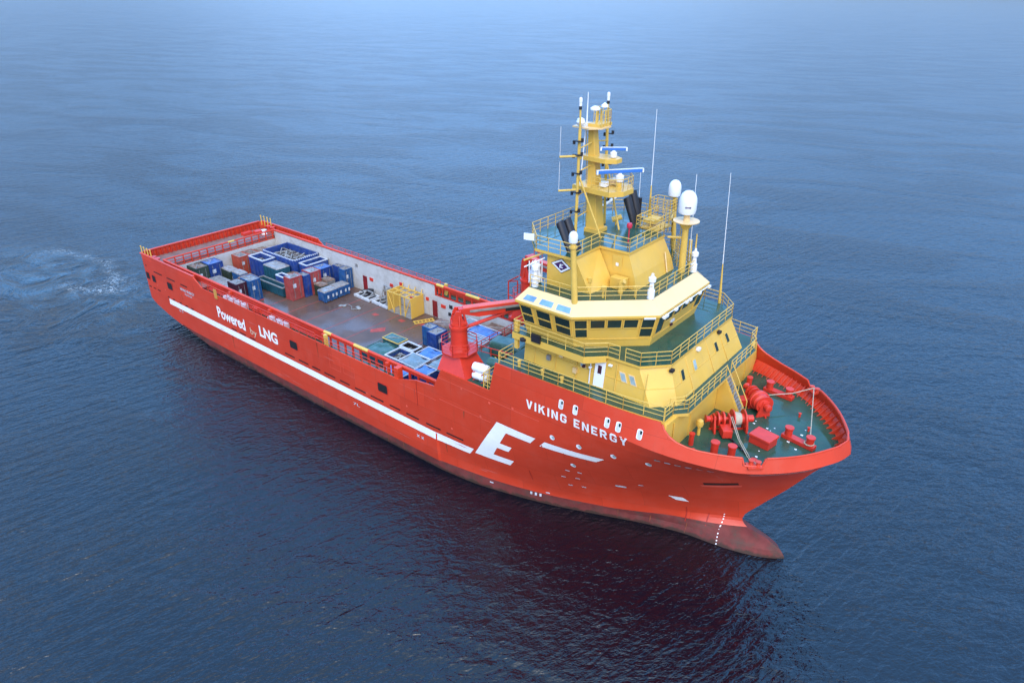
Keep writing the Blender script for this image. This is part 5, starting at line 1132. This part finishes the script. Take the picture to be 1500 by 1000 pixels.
m.path(arr([(28.2, 3.4, 5.08), (28.6, 4.1, 5.1), (29.6, 4.0, 5.08), (30.4, 3.3, 5.1), (30.9, 4.1, 5.08)]), .05, 5)
for x, y in ((28.2, 3.2), (30.9, 4.2), (28.6, 3.5), (30.4, 4.4)): m.lathe((x, y, 5.01), [(.28, 0), (.3, .12), (.12, .2), (0, .21)], 10)
tag(m.build('lifting_wire', STEEL), 'loose steel wire with end sockets lying on the open brown deck', 'wire')
o = empty('yellow_ladder', (40.7, 7.0, ZD+.01), R(62)); tag(o, 'short yellow ladder lying flat on the deck forward of yellow frame', 'ladder')
MB().box(-1.4, 1.4, -.4, -.3, 0, .12).box(-1.4, 1.4, .3, .4, 0, .12).build('side_bar', YELP, o, smooth=False)
m = MB()
for i in range(6): m.box(-1.3+i*.5, -1.2+i*.5, -.3, .3, .02, .1)
m.build('rung', YELP, o, smooth=False)

# ------------------------------------------------------------------ water
wm = bpy.data.materials.new('sea_water'); wm.use_nodes = True; t = wm.node_tree; n = t.nodes; l = t.links
b = n['Principled BSDF']; b.inputs['IOR'].default_value = 1.55; b.inputs['Roughness'].default_value = 0.06
geo = n.new('ShaderNodeNewGeometry')
def nz(scale, det, mapsc=(1, 1, 1), rot=0, rough=.5, dist=0, vec=None):
    m0 = n.new('ShaderNodeMapping'); m0.inputs['Rotation'].default_value = (0, 0, -rot); l.new(vec or geo.outputs['Position'], m0.inputs[0])
    m = n.new('ShaderNodeMapping'); m.inputs['Scale'].default_value = mapsc; l.new(m0.outputs[0], m.inputs[0])
    q = n.new('ShaderNodeTexNoise'); q.inputs['Scale'].default_value = scale; q.inputs['Detail'].default_value = det; q.inputs['Roughness'].default_value = rough; q.inputs['Distortion'].default_value = dist
    l.new(m.outputs[0], q.inputs['Vector']); return q.outputs[0]
def mth(op, a, b_=None, c=None):
    m = n.new('ShaderNodeMath'); m.operation = op
    for i, v in enumerate((a, b_, c)):
        if v is None: continue
        if isinstance(v, (int, float)): m.inputs[i].default_value = v
        else: l.new(v, m.inputs[i])
    return m.outputs[0]
def rng(v, a, b_, c, d, smooth=False):
    m = n.new('ShaderNodeMapRange'); m.inputs[1].default_value = a; m.inputs[2].default_value = b_; m.inputs[3].default_value = c; m.inputs[4].default_value = d
    if smooth: m.interpolation_type = 'SMOOTHSTEP'
    l.new(v, m.inputs[0]); return m.outputs[0]
w_big = nz(.15, 2, (.7, 1.6, 1), R(70), .5, .3)
w_mid = nz(.66, 2, (.30, 1.5, 1), R(80), .5, .35)
w_mid2 = nz(.85, 3, (.7, 1.4, 1), R(40), .55, .4)
w_small = nz(2.4, 3, (.7, 1.5, 1), R(65), .6, .3)
gust = nz(.02, 3, (1, 2.5, 1), R(20), .6, 1.0)
sepp = n.new('ShaderNodeSeparateXYZ'); l.new(geo.outputs['Position'], sepp.inputs[0])
# disturbed water astern: ring of thruster wash
def dist2(cx, cy, sx, sy):
    dx = mth('DIVIDE', mth('SUBTRACT', sepp.outputs[0], cx), sx); dy = mth('DIVIDE', mth('SUBTRACT', sepp.outputs[1], cy), sy)
    return mth('SQRT', mth('ADD', mth('MULTIPLY', dx, dx), mth('MULTIPLY', dy, dy)))
wash = rng(dist2(-22, -16, 42, 20), .35, 1.0, 1.0, 0.0, True)
slick = rng(gust, .40, .62, .74, 1.14, True)
calm = mth('SUBTRACT', 1.0, mth('MULTIPLY', wash, .72))
amp = mth('MULTIPLY', slick, calm)
swirl = nz(.12, 4, (1, 1, 1), 0, .55, 3.5)
hgt = mth('ADD', mth('ADD', mth('MULTIPLY', w_big, .16), mth('ADD', mth('MULTIPLY', w_mid, .50), mth('MULTIPLY', w_mid2, .34))), mth('MULTIPLY', w_small, .18))
hgt = mth('ADD', mth('MULTIPLY', hgt, amp), mth('MULTIPLY', mth('MULTIPLY', swirl, wash), 2.6))
far = rng(dist2(100, -50, 1, 1), 120, 700, 0, 1.0)
hgt = mth('ADD', hgt, mth('MULTIPLY', mth('MULTIPLY', nz(.075, 5, (.7, 1.3, 1), R(50), .62, .4), far), .8))
bp = n.new('ShaderNodeBump'); bp.inputs['Strength'].default_value = 1.0; bp.inputs['Distance'].default_value = 0.66; l.new(hgt, bp.inputs['Height']); l.new(bp.outputs[0], b.inputs['Normal'])
# foam: thin broken lines on the edge of the wash
wob = nz(.11, 3, (1, 1, 1), 0, .6, 1.0)
ring = mth('ADD', dist2(-31, -9.5, 13.5, 5.0), mth('MULTIPLY', mth('SUBTRACT', wob, .5), 1.3))
fr = mth('MULTIPLY', rng(ring, .62, .95, 0, 1, True), rng(ring, 1.0, 1.35, 1, 0, True))
arc = mth('MAXIMUM', rng(sepp.outputs[0], -27, -19, 0, 1.0, True), mth('MULTIPLY', rng(sepp.outputs[1], -13, -6, 0, 1.0, True), .55))
side_ = mth('MULTIPLY', arc, rng(nz(.16, 2, (1, 1, 1), 0, .5, 0), .38, .52, .35, 1.0, True))
fn = rng(nz(1.0, 6, (1, 1.8, 1), R(30), .75, 2.0), .50, .62, 0, 1, True)
foam = mth('MULTIPLY', mth('MULTIPLY', fr, fn), mth('MULTIPLY', side_, .85))
tb = n.new('ShaderNodeMix'); tb.data_type = 'RGBA'; tb.inputs[6].default_value = (0.0006, 0.003, 0.008, 1); tb.inputs[7].default_value = (0.030, 0.060, 0.085, 1)
l.new(mth('MULTIPLY', rng(dist2(-26, -13, 34, 15), .2, 1.0, .8, 0, True), rng(swirl, .40, .62, .15, 1.0, True)), tb.inputs[0])
mx = n.new('ShaderNodeMix'); mx.data_type = 'RGBA'; l.new(tb.outputs[2], mx.inputs[6]); mx.inputs[7].default_value = (.62, .68, .72, 1); l.new(foam, mx.inputs[0]); l.new(mx.outputs[2], b.inputs['Base Color'])
l.new(rng(foam, 0, 1, .06, .7), b.inputs['Roughness'])
m = MB(); rr = [0, 60, 150, 400, 1000, 3000, 9000]; ns = 64
m.v.append((40, 0, 0))
for r_ in rr[1:]:
    for i in range(ns): a = 2*math.pi*i/ns; m.v.append((40+r_*math.cos(a), r_*math.sin(a), 0))
for i in range(ns): m.f.append([0, 1+i, 1+(i+1) % ns]); m.mi.append(0)
for k in range(len(rr)-2):
    for i in range(ns): a = 1+k*ns+i; b_ = 1+k*ns+(i+1) % ns; m.f.append([a, a+ns, b_+ns, b_]); m.mi.append(0)
wo = m.build('water', wm, None, smooth=False); wo['kind'] = 'structure'
